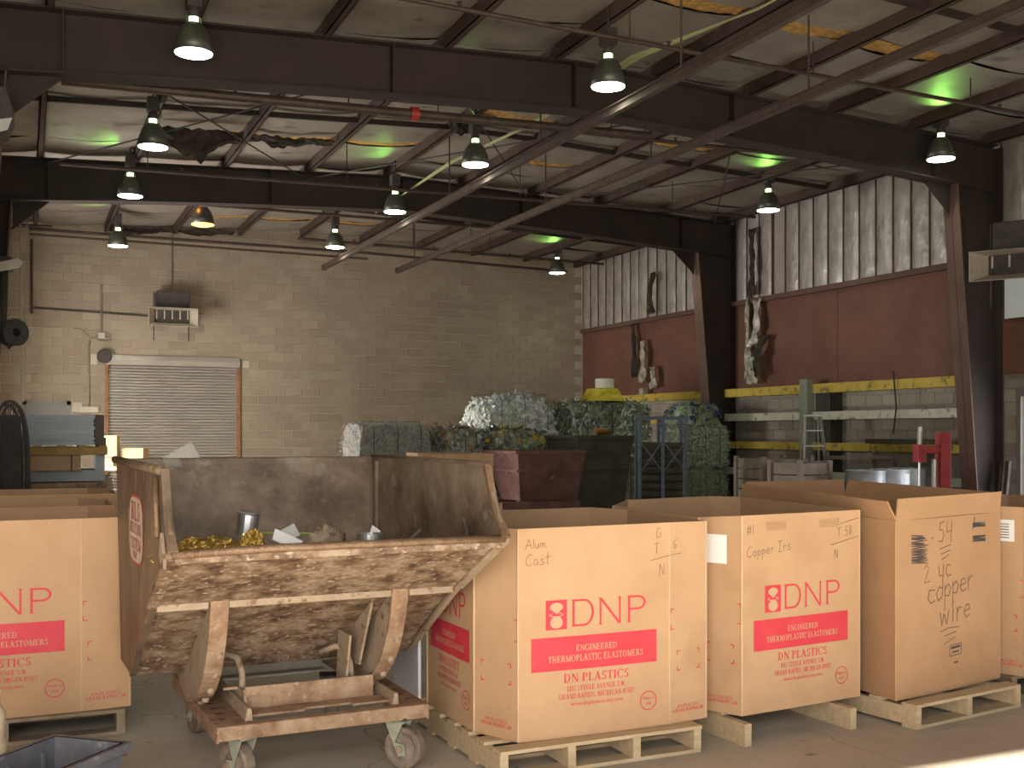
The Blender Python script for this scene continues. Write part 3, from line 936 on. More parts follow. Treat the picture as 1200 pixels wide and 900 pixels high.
def glyph(ch):
    s = .10
    if ch == ' ':
        return .32, []
    if ch == '.':
        return .26, [quad_rect(.06, 0, .20, .14)]
    if ch == ',':
        return .26, [quad_rect(.06, 0, .20, .14), diag_quad(.10, -.16, .16, 0, .07)]
    if ch == 'I':
        return .38, stem(s)
    if ch == 'E':
        return .74, stem(s) + [quad_rect(s, .93, .66, 1), quad_rect(s, 0, .68, .07), quad_rect(s, .47, .52, .54), quad_rect(.60, .78, .66, 1), quad_rect(.63, 0, .69, .24), quad_rect(.47, .38, .53, .63)]
    if ch == 'L':
        return .68, stem(s) + [quad_rect(s, 0, .62, .07), quad_rect(.57, 0, .63, .26)]
    if ch == 'T':
        return .72, stem(.27, st=False) + [quad_rect(.03, .93, .69, 1), quad_rect(.03, .76, .09, 1), quad_rect(.63, .76, .69, 1)]
    if ch == 'N':
        return .84, stem(.13, t=TN) + stem(.70, sb=False, t=TN) + [diag_quad(.74, 0, .15, 1, .19)]
    if ch == 'M':
        return 1.0, stem(.12, t=TN) + stem(.76, t=TK) + [diag_quad(.50, 0, .18, 1, .17), diag_quad(.50, 0, .82, 1, TN)]
    if ch == 'H':
        return .88, stem(s) + stem(.61) + [quad_rect(s, .47, .7, .54)]
    if ch == 'U':
        return .82, stem(s, .25, 1, sb=False) + stem(.66, .25, 1, sb=False, t=TN) + arc_quads(.415, .30, .315, .31, PI, 2 * PI, TK * .8, TN)
    if ch == 'D':
        return .86, stem(s) + arc_quads(.34, .5, .45, .5, -PI / 2, PI / 2, TK, TN) + [quad_rect(s, .93, .36, 1), quad_rect(s, 0, .36, .07)]
    if ch == 'P':
        return .70, stem(s) + arc_quads(.32, .73, .34, .27, -PI / 2, PI / 2, TK, TN) + [quad_rect(s, .93, .34, 1), quad_rect(s, .46, .34, .53)]
    if ch == 'R':
        return .82, stem(s) + arc_quads(.32, .74, .34, .26, -PI / 2, PI / 2, TK, TN) + [quad_rect(s, .93, .34, 1), quad_rect(s, .48, .34, .55), diag_quad(.70, 0, .38, .52, .19)]
    if ch == 'O':
        return .90, arc_quads(.45, .5, .40, .52, 0, 2 * PI, TK, TN, 22)
    if ch == 'C':
        return .82, arc_quads(.46, .5, .41, .52, .75, 2 * PI - .75, TK, TN, 18) + [quad_rect(.70, .70, .76, .98)]
    if ch == 'G':
        return .88, arc_quads(.46, .5, .41, .52, .75, 2 * PI - .6, TK, TN, 18) + [quad_rect(.70, .70, .76, .98), quad_rect(.64, .10, .80, .46), quad_rect(.55, .41, .88, .46)]
    if ch == 'S':
        return .64, arc_quads(.32, .74, .24, .27, PI * .15, PI * 1.5, TK * .8, TN + .02, 12) + arc_quads(.32, .26, .25, .27, -PI * .85, PI * .5, TK * .8, TN + .02, 12) + [quad_rect(.50, .72, .55, .98), quad_rect(.06, .02, .11, .28)]
    if ch == 'A':
        return .84, [diag_quad(.12, 0, .42, 1, TN), diag_quad(.68, 0, .40, 1, TK), quad_rect(.20, .30, .60, .37), quad_rect(.0, 0, .24, SF), quad_rect(.52, 0, .86, SF)]
    if ch == 'V':
        return .82, [diag_quad(.42, 0, .16, 1, TK), diag_quad(.42, 0, .68, 1, TN), quad_rect(.0, 1 - SF, .32, 1), quad_rect(.56, 1 - SF, .80, 1)]
    if ch == 'W':
        return 1.16, [diag_quad(.34, 0, .14, 1, TK), diag_quad(.34, 0, .56, 1, TN), diag_quad(.78, 0, .56, 1, TK), diag_quad(.78, 0, 1.0, 1, TN), quad_rect(.0, 1 - SF, .28, 1), quad_rect(.9, 1 - SF, 1.12, 1)]
    if ch == 'Y':
        return .80, stem(.31, 0, .5, st=False) + [diag_quad(.40, .45, .14, 1, TK), diag_quad(.40, .45, .68, 1, TN)]
    if ch == '1':
        return .50, stem(.18, st=False) + [diag_quad(.10, .82, .22, 1, .08)]
    if ch == '4':
        return .58, stem(.32, sb=True, st=False) + [diag_quad(.06, .28, .36, 1, .08), quad_rect(.04, .24, .56, .33)]
    if ch == '5':
        return .56, arc_quads(.25, .31, .27, .31, -PI * .8, PI * .6, TK * .8, TN + .02, 12) + [quad_rect(.10, .50, .17, 1), quad_rect(.10, .90, .50, 1)]
    if ch == '9':
        return .56, arc_quads(.28, .70, .25, .30, 0, 2 * PI, TK * .8, TN, 16) + [diag_quad(.20, 0, .46, .66, .10)]
    if ch == '0':
        return .56, arc_quads(.28, .5, .25, .5, 0, 2 * PI, TK * .8, TN, 18)
    if ch == '7':
        return .54, [quad_rect(.05, .88, .52, 1), diag_quad(.20, 0, .46, .9, .13)]
    if ch == '2':
        return .56, arc_quads(.28, .74, .24, .26, -.3, PI, TK * .7, TN, 12) + [diag_quad(.1, .06, .46, .62, .11), quad_rect(.05, 0, .52, .11)]
    return .5, [quad_rect(.1, 0, .4, .7)]
def serif_text(s, width, height, cx, cy):
    x = 0
    out = []
    for ch in s:
        w_, q = glyph(ch)
        out += [[(x + p[0], p[1]) for p in qq] for qq in q]
        x += w_ + .05
    k = width / x
    return [[(cx - width / 2 + p[0] * k, cy - height / 2 + p[1] * height) for p in q] for q in out]
FONT_CACHE = {}
def font_polys(s, width, cx, cy):
    if s not in FONT_CACHE:
        cu = bpy.data.curves.new('lettering', 'FONT')
        cu.body = s
        o = bpy.data.objects.new('lettering', cu)
        COL.objects.link(o)
        dg = bpy.context.evaluated_depsgraph_get()
        me = o.evaluated_get(dg).to_mesh()
        FONT_CACHE[s] = ([(v.co.x, v.co.y) for v in me.vertices], [tuple(p.vertices) for p in me.polygons])
        bpy.data.objects.remove(o)
        bpy.data.curves.remove(cu)
    vs, fs = FONT_CACHE[s]
    x0, x1 = min(v[0] for v in vs), max(v[0] for v in vs)
    y0, y1 = min(v[1] for v in vs), max(v[1] for v in vs)
    k = width / (x1 - x0)
    return [[(cx + (vs[i][0] - (x0 + x1) / 2) * k, cy + (vs[i][1] - (y0 + y1) / 2) * k) for i in f] for f in fs]
def ring_polys(cx, cy, r, t, n=36):
    return [[(cx + rr * math.cos(a), cy + rr * math.sin(a)) for rr, a in ((r, 2 * PI * k / n), (r, 2 * PI * (k + 1) / n), (r - t, 2 * PI * (k + 1) / n), (r - t, 2 * PI * k / n))] for k in range(n)]
def stroke(pts, t=.004):
    q = []
    for a, b in zip(pts, pts[1:]):
        d = Vector((b[0] - a[0], b[1] - a[1]))
        if d.length < 1e-6:
            continue
        d.normalize()
        n = Vector((-d.y, d.x)) * t / 2
        e = d * t * .3
        q.append([(a[0] - n.x - e.x, a[1] - n.y - e.y), (b[0] - n.x + e.x, b[1] - n.y + e.y), (b[0] + n.x + e.x, b[1] + n.y + e.y), (a[0] + n.x - e.x, a[1] + n.y - e.y)])
    return q
def bracket(x, y, dx, dy, l=.022, t=.005):
    return [quad_rect(min(x, x + dx * l), min(y, y + dy * t), max(x, x + dx * l), max(y, y + dy * t)), quad_rect(min(x, x + dx * t), min(y, y + dy * l), max(x, x + dx * t), max(y, y + dy * l))]
# one-line hand lettering
HW = {
    'A': [[(0, 0), (.4, 1), (.7, 0)], [(.1, .35), (.65, .4)]], 'l': [[(.1, 1), (.05, 0)]], 'u': [[(0, .5), (.05, .05), (.25, .0), (.4, .5), (.42, 0)]],
    'm': [[(0, 0), (.05, .5), (.25, .45), (.28, 0), (.32, .45), (.5, .5), (.55, 0)]], '.': [[(0, 0), (.06, .04)]],
    'C': [[(.6, .9), (.35, 1), (.05, .6), (.05, .2), (.3, 0), (.6, .15)]], 'a': [[(.4, .45), (.15, .5), (0, .2), (.15, 0), (.4, .3), (.42, 0)]],
    's': [[(.4, .5), (.1, .45), (.15, .3), (.4, .2), (.3, 0), (0, .05)]], 't': [[(.2, 1), (.15, .05), (.3, 0)], [(0, .6), (.45, .65)]],
    'G': [[(.6, .85), (.3, 1), (.05, .55), (.15, .05), (.55, .1), (.6, .45), (.35, .45)]], 'T': [[(0, .95), (.6, 1)], [(.32, 1), (.25, 0)]],
    'N': [[(0, 0), (.05, 1), (.45, .05), (.5, 1)]], '6': [[(.4, 1), (.1, .5), (.1, .1), (.35, 0), (.45, .3), (.12, .4)]], '1': [[(.1, 1), (.05, 0)]],
    '#': [[(.2, 1), (.1, 0)], [(.5, 1), (.4, 0)], [(0, .65), (.6, .7)], [(0, .3), (.6, .35)]], 'o': [[(.2, .5), (0, .3), (.1, 0), (.35, .1), (.4, .4), (.2, .5)]],
    'p': [[(.05, .5), (.0, -.45)], [(.05, .35), (.25, .5), (.4, .3), (.25, .05), (.05, .1)]], 'e': [[(.0, .25), (.4, .3), (.3, .5), (.1, .45), (0, .2), (.15, 0), (.4, .08)]],
    'r': [[(.05, .5), (.05, 0)], [(.05, .3), (.2, .48), (.35, .45)]], 'I': [[(.25, 1), (.2, 0)], [(0, 1), (.5, 1)], [(0, 0), (.45, 0)]],
    '5': [[(.5, 1), (.15, .95), (.1, .6), (.35, .6), (.45, .3), (.3, 0), (0, .05)]], '8': [[(.25, .5), (.05, .75), (.25, 1), (.45, .8), (.1, .25), (.25, 0), (.45, .25), (.25, .5)]],
    '4': [[(.1, 1), (.05, .45), (.5, .5)], [(.5, 1), (.42, -.1)]], 'y': [[(0, .5), (.05, .1), (.3, .05)], [(.35, .55), (.25, -.5)]], 'c': [[(.4, .45), (.1, .5), (0, .2), (.15, 0), (.4, .05)]],
    'w': [[(0, .5), (.1, 0), (.25, .4), (.4, 0), (.55, .5)]], 'i': [[(.1, .5), (.08, 0)], [(.12, .75), (.14, .78)]], '2': [[(0, .8), (.2, 1), (.4, .75), (0, 0), (.5, .05)]],
    "'": [[(.05, 1.05), (.0, .85)]], 'z': [[(0, 1), (.35, .95), (.1, .5), (.4, .4)]], '*': [[(0, .4), (.25, .7)], [(.25, .4), (0, .7)], [(.0, .55), (.28, .55)]],
}
def hand(s, x, y, h, t=.004, slope=0.06, gap=.16):
    q = []
    for ch in s:
        if ch == ' ':
            x += .4 * h
            continue
        st = HW[ch]
        wd = max(p[0] for l in st for p in l)
        for l in st:
            q += stroke([(x + p[0] * h, y + p[1] * h + p[0] * h * slope) for p in l], t)
        x += (wd + gap) * h
        y += (wd + gap) * h * slope
    return q

# ------------------------------------------------------------------ bulk boxes
class Panel:
    """One wall of a cardboard box: local x along the wall, y inward, z up."""
    def __init__(self, box, p0, p1, h0, h1, m_out, m_in, bow, seed, base=0.0):
        self.box = box
        d = Vector((p1[0] - p0[0], p1[1] - p0[1]))
        self.W = d.length
        self.bow, self.seed = bow, seed
        n, k = 10, 10
        th = .009
        g = MB()
        def H(u):
            return h0 + (h1 - h0) * u
        def out(u, v):
            return (u * self.W, self.off(u * self.W, v * H(u)), v * H(u))
        def inn(u, v):
            return (u * self.W, self.off(u * self.W, v * H(u)) + th, v * H(u))
        g.grid(out, n, k)
        g2 = MB().grid(inn, n, k)
        g.add(g2.v, [tuple(reversed(f)) for f in g2.f], 1)
        for vv in (0, 1):
            g.add([out(i / n, vv) for i in range(n + 1)] + [inn(i / n, vv) for i in range(n + 1)], [(i, i + 1, i + n + 2, i + n + 1) if vv else (i + n + 1, i + n + 2, i + 1, i) for i in range(n)], 1)
        for uu in (0, 1):
            g.add([out(uu, i / k) for i in range(k + 1)] + [inn(uu, i / k) for i in range(k + 1)], [(i, i + 1, i + k + 2, i + k + 1) for i in range(k)])
        self.o = g.build('panel', [m_out, m_in], box)
        self.o.location = (p0[0], p0[1], base)
        self.o.rotation_euler = (0, 0, math.atan2(d.y, d.x))
        self.hmax = max(h0, h1)

    def off(self, x, z):
        u = x / self.W
        return -self.bow * math.sin(PI * min(max(u, 0), 1)) * (.6 + .4 * math.sin(z * 2.6 + self.seed)) - .0025 * nz(x * 5, z * 5, self.seed)

    def draw(self, name, polys, m, lift=.0016):
        b = MB()
        for q in polys:
            b.add([(p[0], self.off(p[0], p[1]) - lift, p[1]) for p in q], [tuple(range(len(q)))])
        return b.build(name, m, self.o)

    def fill(self, name, x0, z0, x1, z1, m, lift=.0010):
        b = MB().grid(lambda u, v: (x0 + u * (x1 - x0), self.off(x0 + u * (x1 - x0), z0 + v * (z1 - z0)) - lift, z0 + v * (z1 - z0)), 14, 5)
        return b.build(name, m, self.o)

def dnp_print(p, k=1.0, sx=1.0):
    """The printed front: logo, big letters, red band, address, round mark."""
    W = p.W
    c = W * .497
    X = lambda x: c + (x - .411) * k * sx
    p.fill('logo_ground', X(.139), .517, X(.251), .658, M_print)
    cx = X(.195)
    tear = [(cx, .592)]
    for a in range(-20, 201, 11):
        r = math.radians(a)
        tear.append((cx + .034 * k * math.cos(r), .624 + .022 * math.sin(r)))
    p.draw('logo_drop', [tear[::-1]], M_print_tan, .0022)
    p.draw('logo_ball', [[(cx + .033 * k * math.cos(2 * PI * i / 24), .550 + .030 * math.sin(2 * PI * i / 24) * (1 + .1 * math.sin(2 * PI * i / 24))) for i in range(24)]], M_print_tan, .0022)
    p.draw('logo_ring', [[(cx + rx * math.cos(2 * PI * i / 20), .588 + ry * math.sin(2 * PI * i / 20)) for rx, ry, i in ((.038 * k, .010, j), (.038 * k, .010, j + 1), (.032 * k, .006, j + 1), (.032 * k, .006, j))] for j in range(20) if not 3 < j < 7], M_print_tan, .0026)
    # D N P: thin stems with small flared feet
    q = []
    y0, y1, t = .526, .656, .0125
    def foot(x, y):
        return [quad_rect(X(x) - .004, y, X(x) + t + .004, y + .004)]
    q += [quad_rect(X(.279), y0, X(.279) + t, y1)] + foot(.279, y0) + foot(.279, y1 - .004)
    q += arc_quads(X(.340), .591, .055 * k * sx, .065, -PI / 2, PI / 2, t, .010, 16) + [quad_rect(X(.279), y1 - .010, X(.341), y1), quad_rect(X(.279), y0, X(.341), y0 + .010)]
    q += [quad_rect(X(.426), y0, X(.426) + t * .8, y1), quad_rect(X(.533), y0, X(.533) + t * .8, y1), diag_quad(X(.537), y0, X(.430), y1, .015)] + foot(.424, y0) + foot(.422, y1 - .004) + foot(.531, y1 - .004)
    q += [quad_rect(X(.584), y0, X(.584) + t, y1)] + foot(.584, y0) + foot(.584, y1 - .004)
    q += arc_quads(X(.640), .621, .045 * k * sx, .035, -PI / 2, PI / 2, t, .010, 14) + [quad_rect(X(.584), y1 - .010, X(.641), y1), quad_rect(X(.584), .586, X(.641), .596)]
    p.draw('large_lettering', q, M_print)
    p.fill('printed_band', X(.064), .322, X(.748), .482, M_print)
    ks = k * sx
    p.draw('band_lettering', serif_text('ENGINEERED', .225 * ks, .029, X(.411), .424) + serif_text('THERMOPLASTIC ELASTOMERS', .52 * ks, .030, X(.411), .377), M_print_tan, .0020)
    p.draw('address_lettering', serif_text('DN PLASTICS', .36 * ks, .041, X(.411), .282) + serif_text('1415 STEELE AVENUE S.W.', .325 * ks, .024, X(.411), .232)
           + serif_text('GRAND RAPIDS, MICHIGAN 49507', .41 * ks, .025, X(.411), .195) + font_polys('www.dnplasticscorp.com', .285 * ks, X(.411), .155), M_print)
    p.draw('round_mark', ring_polys(X(.70), .133, .048, .0045) + font_polys('Made in', .068, X(.70), .146) + font_polys('USA', .038, X(.70), .118), M_print)

def facet_print(p, left=False, text=True, inset=.045):
    W = p.W
    q = []
    if left:
        q += bracket(W - .006, .575, -1, -1) + bracket(W - .006, .47, -1, 1)
    else:
        q += bracket(.006, .575, 1, -1) + bracket(.006, .47, 1, 1)
    q += bracket(inset, .363, 1, -1) + bracket(W - inset, .363, -1, -1) + bracket(inset, .262, 1, 1) + bracket(W - inset, .262, -1, 1)
    if text:
        ww = min(.20, W * .88)
        q += serif_text('DN PLASTICS', ww * .72, .016, W / 2, .083) + serif_text('GRAND RAPIDS, MI', ww, .016, W / 2, .062)
    p.draw('corner_marks', q, M_print)

def bulk_box(label, poly, base, heights, m_out, m_in, bow, seed, origin, group='bulk cardboard boxes on pallets'):
    b = thing('bulk_box', label, 'cardboard box', (origin[0], origin[1], base), 0, group)
    ps = []
    n = len(poly)
    for i in range(n):
        a, c = poly[i], poly[(i + 1) % n]
        bw = bow if math.hypot(c[0] - a[0], c[1] - a[1]) > .5 else .002
        ps.append(Panel(b, (a[0] - origin[0], a[1] - origin[1]), (c[0] - origin[0], c[1] - origin[1]), heights[i] - base, heights[(i + 1) % n] - base, m_out, m_in, bw, seed + i * 1.3))
    for i in range(n):
        q = poly[i]
        MB().tube([(q[0] - origin[0], q[1] - origin[1] + .004, .002), (q[0] - origin[0], q[1] - origin[1] + .004, heights[i] - base - .001)], .0065, 6).build('fold', M_fold if m_out is M_cardboard else m_out, b)
    MB().add([(q[0] - origin[0], q[1] - origin[1], .012) for q in poly] + [(q[0] - origin[0], q[1] - origin[1], .002) for q in poly], [tuple(range(n)), tuple(range(2 * n - 1, n - 1, -1))]).build('bottom', m_in, b)
    return b, ps

PH = .132
# front row, left to right
b1, p1 = bulk_box('bulk box with red print and handwritten Alum Cast, nearest the scrap hopper',
    [(2.13, 4.74), (2.956, 4.74), (3.195, 4.775), (3.205, 5.58), (3.07, 5.80), (2.22, 5.80), (2.00, 5.64), (2.012, 5.0)], PH,
    [1.134, 1.138, 1.135, 1.14, 1.145, 1.14, 1.13, 1.13], M_cardboard, M_cardboard_in, .010, 1.0, (2.6, 5.25))
dnp_print(p1[0])
facet_print(p1[1])
facet_print(p1[7], True)
dnp_print(p1[6], .78, 1.0)
p1[0].draw('handwriting', hand('Alum.', .035, .905, .045, .0024) + hand('Cast', .035, .825, .055, .0024), M_marker)
p1[0].draw('handwriting', hand('G', .745, .93, .05, .0024, .1) + hand('T', .735, .855, .05, .0024) + stroke([(.715, .822), (.825, .842)], .0024) + hand('N', .765, .745, .055, .0024), M_marker)
p1[1].draw('handwriting', hand("6'", .02, .875, .05, .0024) + stroke([(.0, .842), (.075, .850)], .0024), M_marker)

b2, p2 = bulk_box('bulk box with hand slots and handwritten copper note, between two other boxes',
    [(3.377, 4.72), (4.228, 4.82), (4.235, 5.93), (4.10, 6.08), (3.46, 6.05), (3.25, 5.84), (3.262, 4.94)], PH,
    [1.160, 1.160, 1.172, 1.172, 1.165, 1.148, 1.140], M_cardboard, M_cardboard_in, .008, 4.0, (3.75, 5.35))
dnp_print(p2[0])
facet_print(p2[6], True)
p2[0].draw('handwriting', hand('#1', .03, .925, .05, .0026, .1) + hand('Copper Irs', .03, .81, .055, .0026, .1), M_marker)
p2[0].draw('handwriting', stroke([(.66, .95), (.85, .985)], .003) + hand('T 58', .68, .885, .05, .003, .12) + stroke([(.63, .845), (.85, .885)], .003) + hand('N', .66, .77, .05, .003) + hand('z', .68, .955, .03, .003), M_marker)
for x in (.165, .545):
    s = p2[0].fill('hand_slot', x, .945, x + .135, .985, M_cardboard_b, .0018)
    p2[0].draw('slot_edge', [quad_rect(x, .981, x + .135, .987), quad_rect(x, .943, x + .135, .947), quad_rect(x, .943, x + .004, .987)], M_cardboard_in, .0022)
p2[6].fill('paper_label', p2[6].W - .245, .775, p2[6].W - .085, .925, M_paper, .003)

b3, p3 = bulk_box('plain brown bulk box with open flaps and handwritten wire note',
    [(4.33, 4.65), (5.30, 4.84), (5.235, 6.12), (4.36, 6.06)], PH, [1.105, 1.115, 1.14, 1.14], M_cardboard_b, M_cardboard_b, .012, 7.0, (4.8, 5.4))
scr = []
rnd = random.Random(5)
zz = [(.14 + .11 * rnd.random() * (1 if k % 2 else .1), .86 - .003 * k * 1.3 + .02 * rnd.random()) for k in range(46)]
scr += stroke([(.13 + (.10 + .05 * rnd.random()) * (k % 2), .885 - k * .0036 + .012 * rnd.random()) for k in range(46)], .0035)
p3[0].draw('scribbled_out_marks', scr, M_marker2)
scr = stroke([(.70 + (.13) * (k % 2), .925 - k * .0022 + .01 * rnd.random()) for k in range(12)], .004) + stroke([(.70, .895), (.72, .965)], .004)
scr += stroke([(.70 + (.13) * (k % 2), .855 - k * .0026 + .01 * rnd.random()) for k in range(14)], .005)
p3[0].draw('scribbled_out_marks', scr, M_marker2)
p3[0].draw('handwriting', hand('*', .31, .85, .03, .004) + hand('54', .37, .84, .11, .005, .05) + stroke([(.38, .80), (.49, .82)], .005) + stroke([(.39, .77), (.48, .79)], .005) + stroke([(.40, .74), (.47, .765)], .005)
    , M_marker)
p3[0].draw('handwriting', hand('2', .24, .62, .10, .004) + hand('yc', .37, .64, .13, .006, .05) + hand('copper', .27, .50, .15, .006, .14, .10) + hand('wire', .38, .37, .15, .006, .1)
    + stroke([(.38, .335), (.46, .352), (.56, .35)], .005) + stroke([(.42, .31), (.53, .325)], .005) + stroke([(.42, .265), (.52, .295)], .005), M_marker)
p3[0].draw('maker_stamp', stroke([(.47, .19), (.58, .195), (.58, .255), (.47, .25), (.47, .19)], .004) + stroke([(.485, .235), (.565, .24)], .012) + stroke([(.495, .21), (.555, .213)], .008) + stroke([(.51, .15), (.55, .152)], .008), M_marker2)
def flap(box, o, a, b, za, zb, lean, h, m, name='flap', trim=.03):
    a, b = Vector((a[0] - o[0], a[1] - o[1], 0)), Vector((b[0] - o[0], b[1] - o[1], 0))
    d = (b - a).normalized()
    n = Vector((d.y, -d.x, 0))
    def fn(u, v):
        p = a.lerp(b, u * (1 - 2 * trim * v) + trim * v)
        z = za + (zb - za) * u
        return tuple(p + n * (lean * h * v + .012 * nz(u * 4, v, z) * v) + Vector((0, 0, z - PH + h * v * (1 - .25 * lean))))
    return MB().grid(fn, 8, 4).build(name, m, box, solid=.008)
o3 = (4.8, 5.4)
flap(b3, o3, (4.33, 4.65), (5.30, 4.84), 1.105, 1.115, .10, .125, M_cardboard_b, trim=.005)
flap(b3, o3, (5.30, 4.84), (5.235, 6.12), 1.115, 1.14, .25, .12, M_cardboard_b, trim=.01)
flap(b3, o3, (5.235, 6.12), (4.36, 6.06), 1.14, 1.14, .05, .12, M_cardboard_b, trim=.01)
flap(b3, o3, (4.36, 6.06), (4.33, 4.65), 1.14, 1.105, .42, .12, M_cardboard_b, trim=.01)

b4, p4 = bulk_box('bulk box with a white paper label cut by the right picture edge',
    [(5.46, 4.80), (6.29, 4.86), (6.5, 5.0), (6.5, 5.85), (6.3, 6.05), (5.55, 6.02), (5.36, 5.85), (5.372, 5.0)], PH,
    [1.14, 1.14, 1.14, 1.14, 1.14, 1.15, 1.15, 1.14], M_cardboard, M_cardboard_in, .008, 9.0, (5.9, 5.4))
dnp_print(p4[0])
facet_print(p4[7], True)
p4[7].fill('paper_label', p4[7].W - .20, .80, p4[7].W - .06, .93, M_paper, .003)
p4[7].draw('label_print', [quad_rect(p4[7].W - .19 + .01 * (k % 2), .82 + k * .016, p4[7].W - .09, .826 + k * .016) for k in range(6)], M_cond, .004)

# left-hand column of boxes
lb = []
for k, (y0, lab) in enumerate(((6.2, 'bulk box with red print at far left, in front of two more'), (7.24, 'second bulk box at far left, only its open top showing'), (8.62, 'third bulk box at far left, farthest of the column'))):
    dx = (0, -.01, .12)[k]
    hh = 1.138
    bb, pp = bulk_box(lab, [(-.545 + dx, y0), (.287 + dx, y0), (.528 + dx, y0 + .02), (.53 + dx, y0 + .66), (.37 + dx, y0 + .92), (-.5 + dx, y0 + .92), (-.72 + dx, y0 + .68), (-.72 + dx, y0 + .22)], PH,
                      [hh, hh, hh, hh, hh, hh, hh, hh], M_cardboard, M_cardboard_in, .006, 12 + k * 3, (-.1 + dx, y0 + .46))
    if k == 0:
        dnp_print(pp[0])
        facet_print(pp[1], inset=.03)
    lb.append(bb)

b5, p5_ = bulk_box('low open carton with two round holes beside the dark red skip', [(5.14, 14.0), (5.95, 14.1), (5.92, 14.9), (4.95, 14.85), (4.93, 14.3)], PH, [1.29, 1.29, 1.29, 1.30, 1.30], M_cardboard, M_cardboard_in, .004, 21, (5.4, 14.4))
p5_[4].draw('round_hole', [[(p5_[4].W * .33 + .022 * math.cos(2 * PI * i / 16), 1.08 + .03 * math.sin(2 * PI * i / 16)) for i in range(16)], [(p5_[4].W * .7 + .022 * math.cos(2 * PI * i / 16), 1.08 + .03 * math.sin(2 * PI * i / 16)) for i in range(16)]], M_marker)

# ------------------------------------------------------------------ pallets
def pallet(label, x0, x1, y0, y1, m, nst=4, rz=0.0, ndeck=7, nbot=3, name='wooden_pallet', hgt=PH, jut=0.0):
    cx, cy = (x0 + x1) / 2, (y0 + y1) / 2
    t = thing(name, label, 'pallet', (cx, cy, 0), rz, 'wooden pallets under the boxes')
    w_, d_ = x1 - x0, y1 - y0
    tb = .017
    zs0, zs1 = (tb if nbot else 0), hgt - tb - .002
    sw = .042
    me = MB().bx(-sw / 2, sw / 2, -d_ / 2 - jut, d_ / 2, zs0, zs1).mesh('stringer', m)
    for k in range(nst):
        inst(me, 'stringer', t, (-w_ / 2 + sw / 2 + (w_ - sw) * k / (nst - 1), .004 * (k % 2), 0))
    bw = .095
    me = MB().bx(-w_ / 2, w_ / 2, -bw / 2, bw / 2, 0, tb).mesh('deck_board', m)
    for k in range(ndeck):
        inst(me, 'deck_board', t, (random.uniform(-.006, .006), -d_ / 2 + bw / 2 + (d_ - bw) * k / (ndeck - 1), zs1))
    for k in range(nbot):
        inst(me, 'bottom_board', t, (random.uniform(-.006, .006), -d_ / 2 + bw / 2 + (d_ - bw) * k / max(1, nbot - 1), 0))
    return t
pallet('pale wooden pallet under the Alum Cast box', 1.98, 3.08, 4.65, 5.87, M_pallet, 4, .02, 7, 5)
pallet('skid with jutting beams under the copper box', 3.30, 4.05, 4.86, 5.95, M_pallet, 2, .05, 6, 0, 'wooden_skid', PH, .20)
pallet('pale wooden pallet under the plain flapped box', 4.27, 5.20, 4.60, 5.80, M_pallet, 3, .15, 6, 3)
pallet('wooden pallet under the box at the right edge', 5.40, 6.4, 4.84, 6.0, M_pallet_old, 3, 0, 6, 3)
pallet('worn dark pallet under the printed box at far left', -.66, .50, 6.17, 7.12, M_pallet_old, 3, 0, 6, 3)
pallet('worn pallet under the second box at far left', -.66, .50, 7.24, 8.14, M_pallet_old, 3, 0, 6, 3)
pallet('worn pallet under the low carton by the skip', 4.95, 5.9, 14.05, 14.85, M_pallet_old, 3, 0, 6, 3)
pallet('worn pallet under the third box at far left', -.56, .62, 8.62, 9.5, M_pallet_old, 3, 0, 6, 3)
tag(MB().bx(1.955, 1.972, 5.67, 6.10, PH, 1.0).build('white_sheet', M_white, bevel=.002), 'white sheet standing between the hopper and the Alum Cast box', 'sheet')

# ------------------------------------------------------------------ self-dumping scrap hopper
HROT = .033
hd, hn = Vector((math.cos(HROT), math.sin(HROT), 0)), Vector((-math.sin(HROT), math.cos(HROT), 0))
HO = Vector((.669, 0, 0)) + hd * .70 + hn * 5.40
hop = thing('scrap_hopper', 'big rusty self-dumping steel hopper on casters full of scrap', 'hopper', HO, HROT)
WX = .70                                          # half width
def T(t):
    return t - 5.40
BT, CT, RT, ST, GT, BB = (T(6.18), 1.444), (T(4.586), 1.437), (T(4.39), 1.128), (T(4.91), .849), (T(5.57), .433), (T(5.98), .43)
def hopper_side(s):
    x = s * WX
    pl = MB().prism([BB, GT, ST, RT, (T(4.40), 1.17), CT, BT], 'x', x - .008, x + .008)
    o = clean(pl.build('side_plate', [M_rust_side if s < 0 else M_rust_in], hop))
    xo = x + s * .012
    # rolled lips along the free edges
    MB().tube([(xo, BT[0] + .02, BT[1]), (xo, CT[0], CT[1])], .020, 8).build('side_lip', M_rust_side, hop, smooth=True)
    m = MB()
    cs = [CT, (T(4.56), 1.38), (T(4.525), 1.30), (T(4.48), 1.22), (T(4.41), 1.155), RT]
    def lipf(u, v):
        k = v * (len(cs) - 1)
        i = min(int(k), len(cs) - 2)
        f = k - i
        t = cs[i][0] + (cs[i + 1][0] - cs[i][0]) * f
        h = cs[i][1] + (cs[i + 1][1] - cs[i][1]) * f
        return (x + (u - .5) * .032 * (1 + .5 * v ** 4), t - .008 - .01 * v ** 4 * abs(u - .5), h)
    m.grid(lipf, 3, 12)
    m.build('front_lip', M_edge if s > 0 else M_rust_side, hop, solid=.018)
    MB().bar((x, RT[0], RT[1] - .01), (x, ST[0], ST[1]), .05, .022, (0, -1, 0)).build('edge_flange', M_dusty if s > 0 else M_rust, hop)
    MB().bar((x, ST[0], ST[1]), (x, GT[0], GT[1]), .03, .018, (0, -1, 0)).build('edge_flange', M_dusty if s > 0 else M_rust_side, hop)
    return o
left_plate = hopper_side(-1)
right_plate = hopper_side(1)
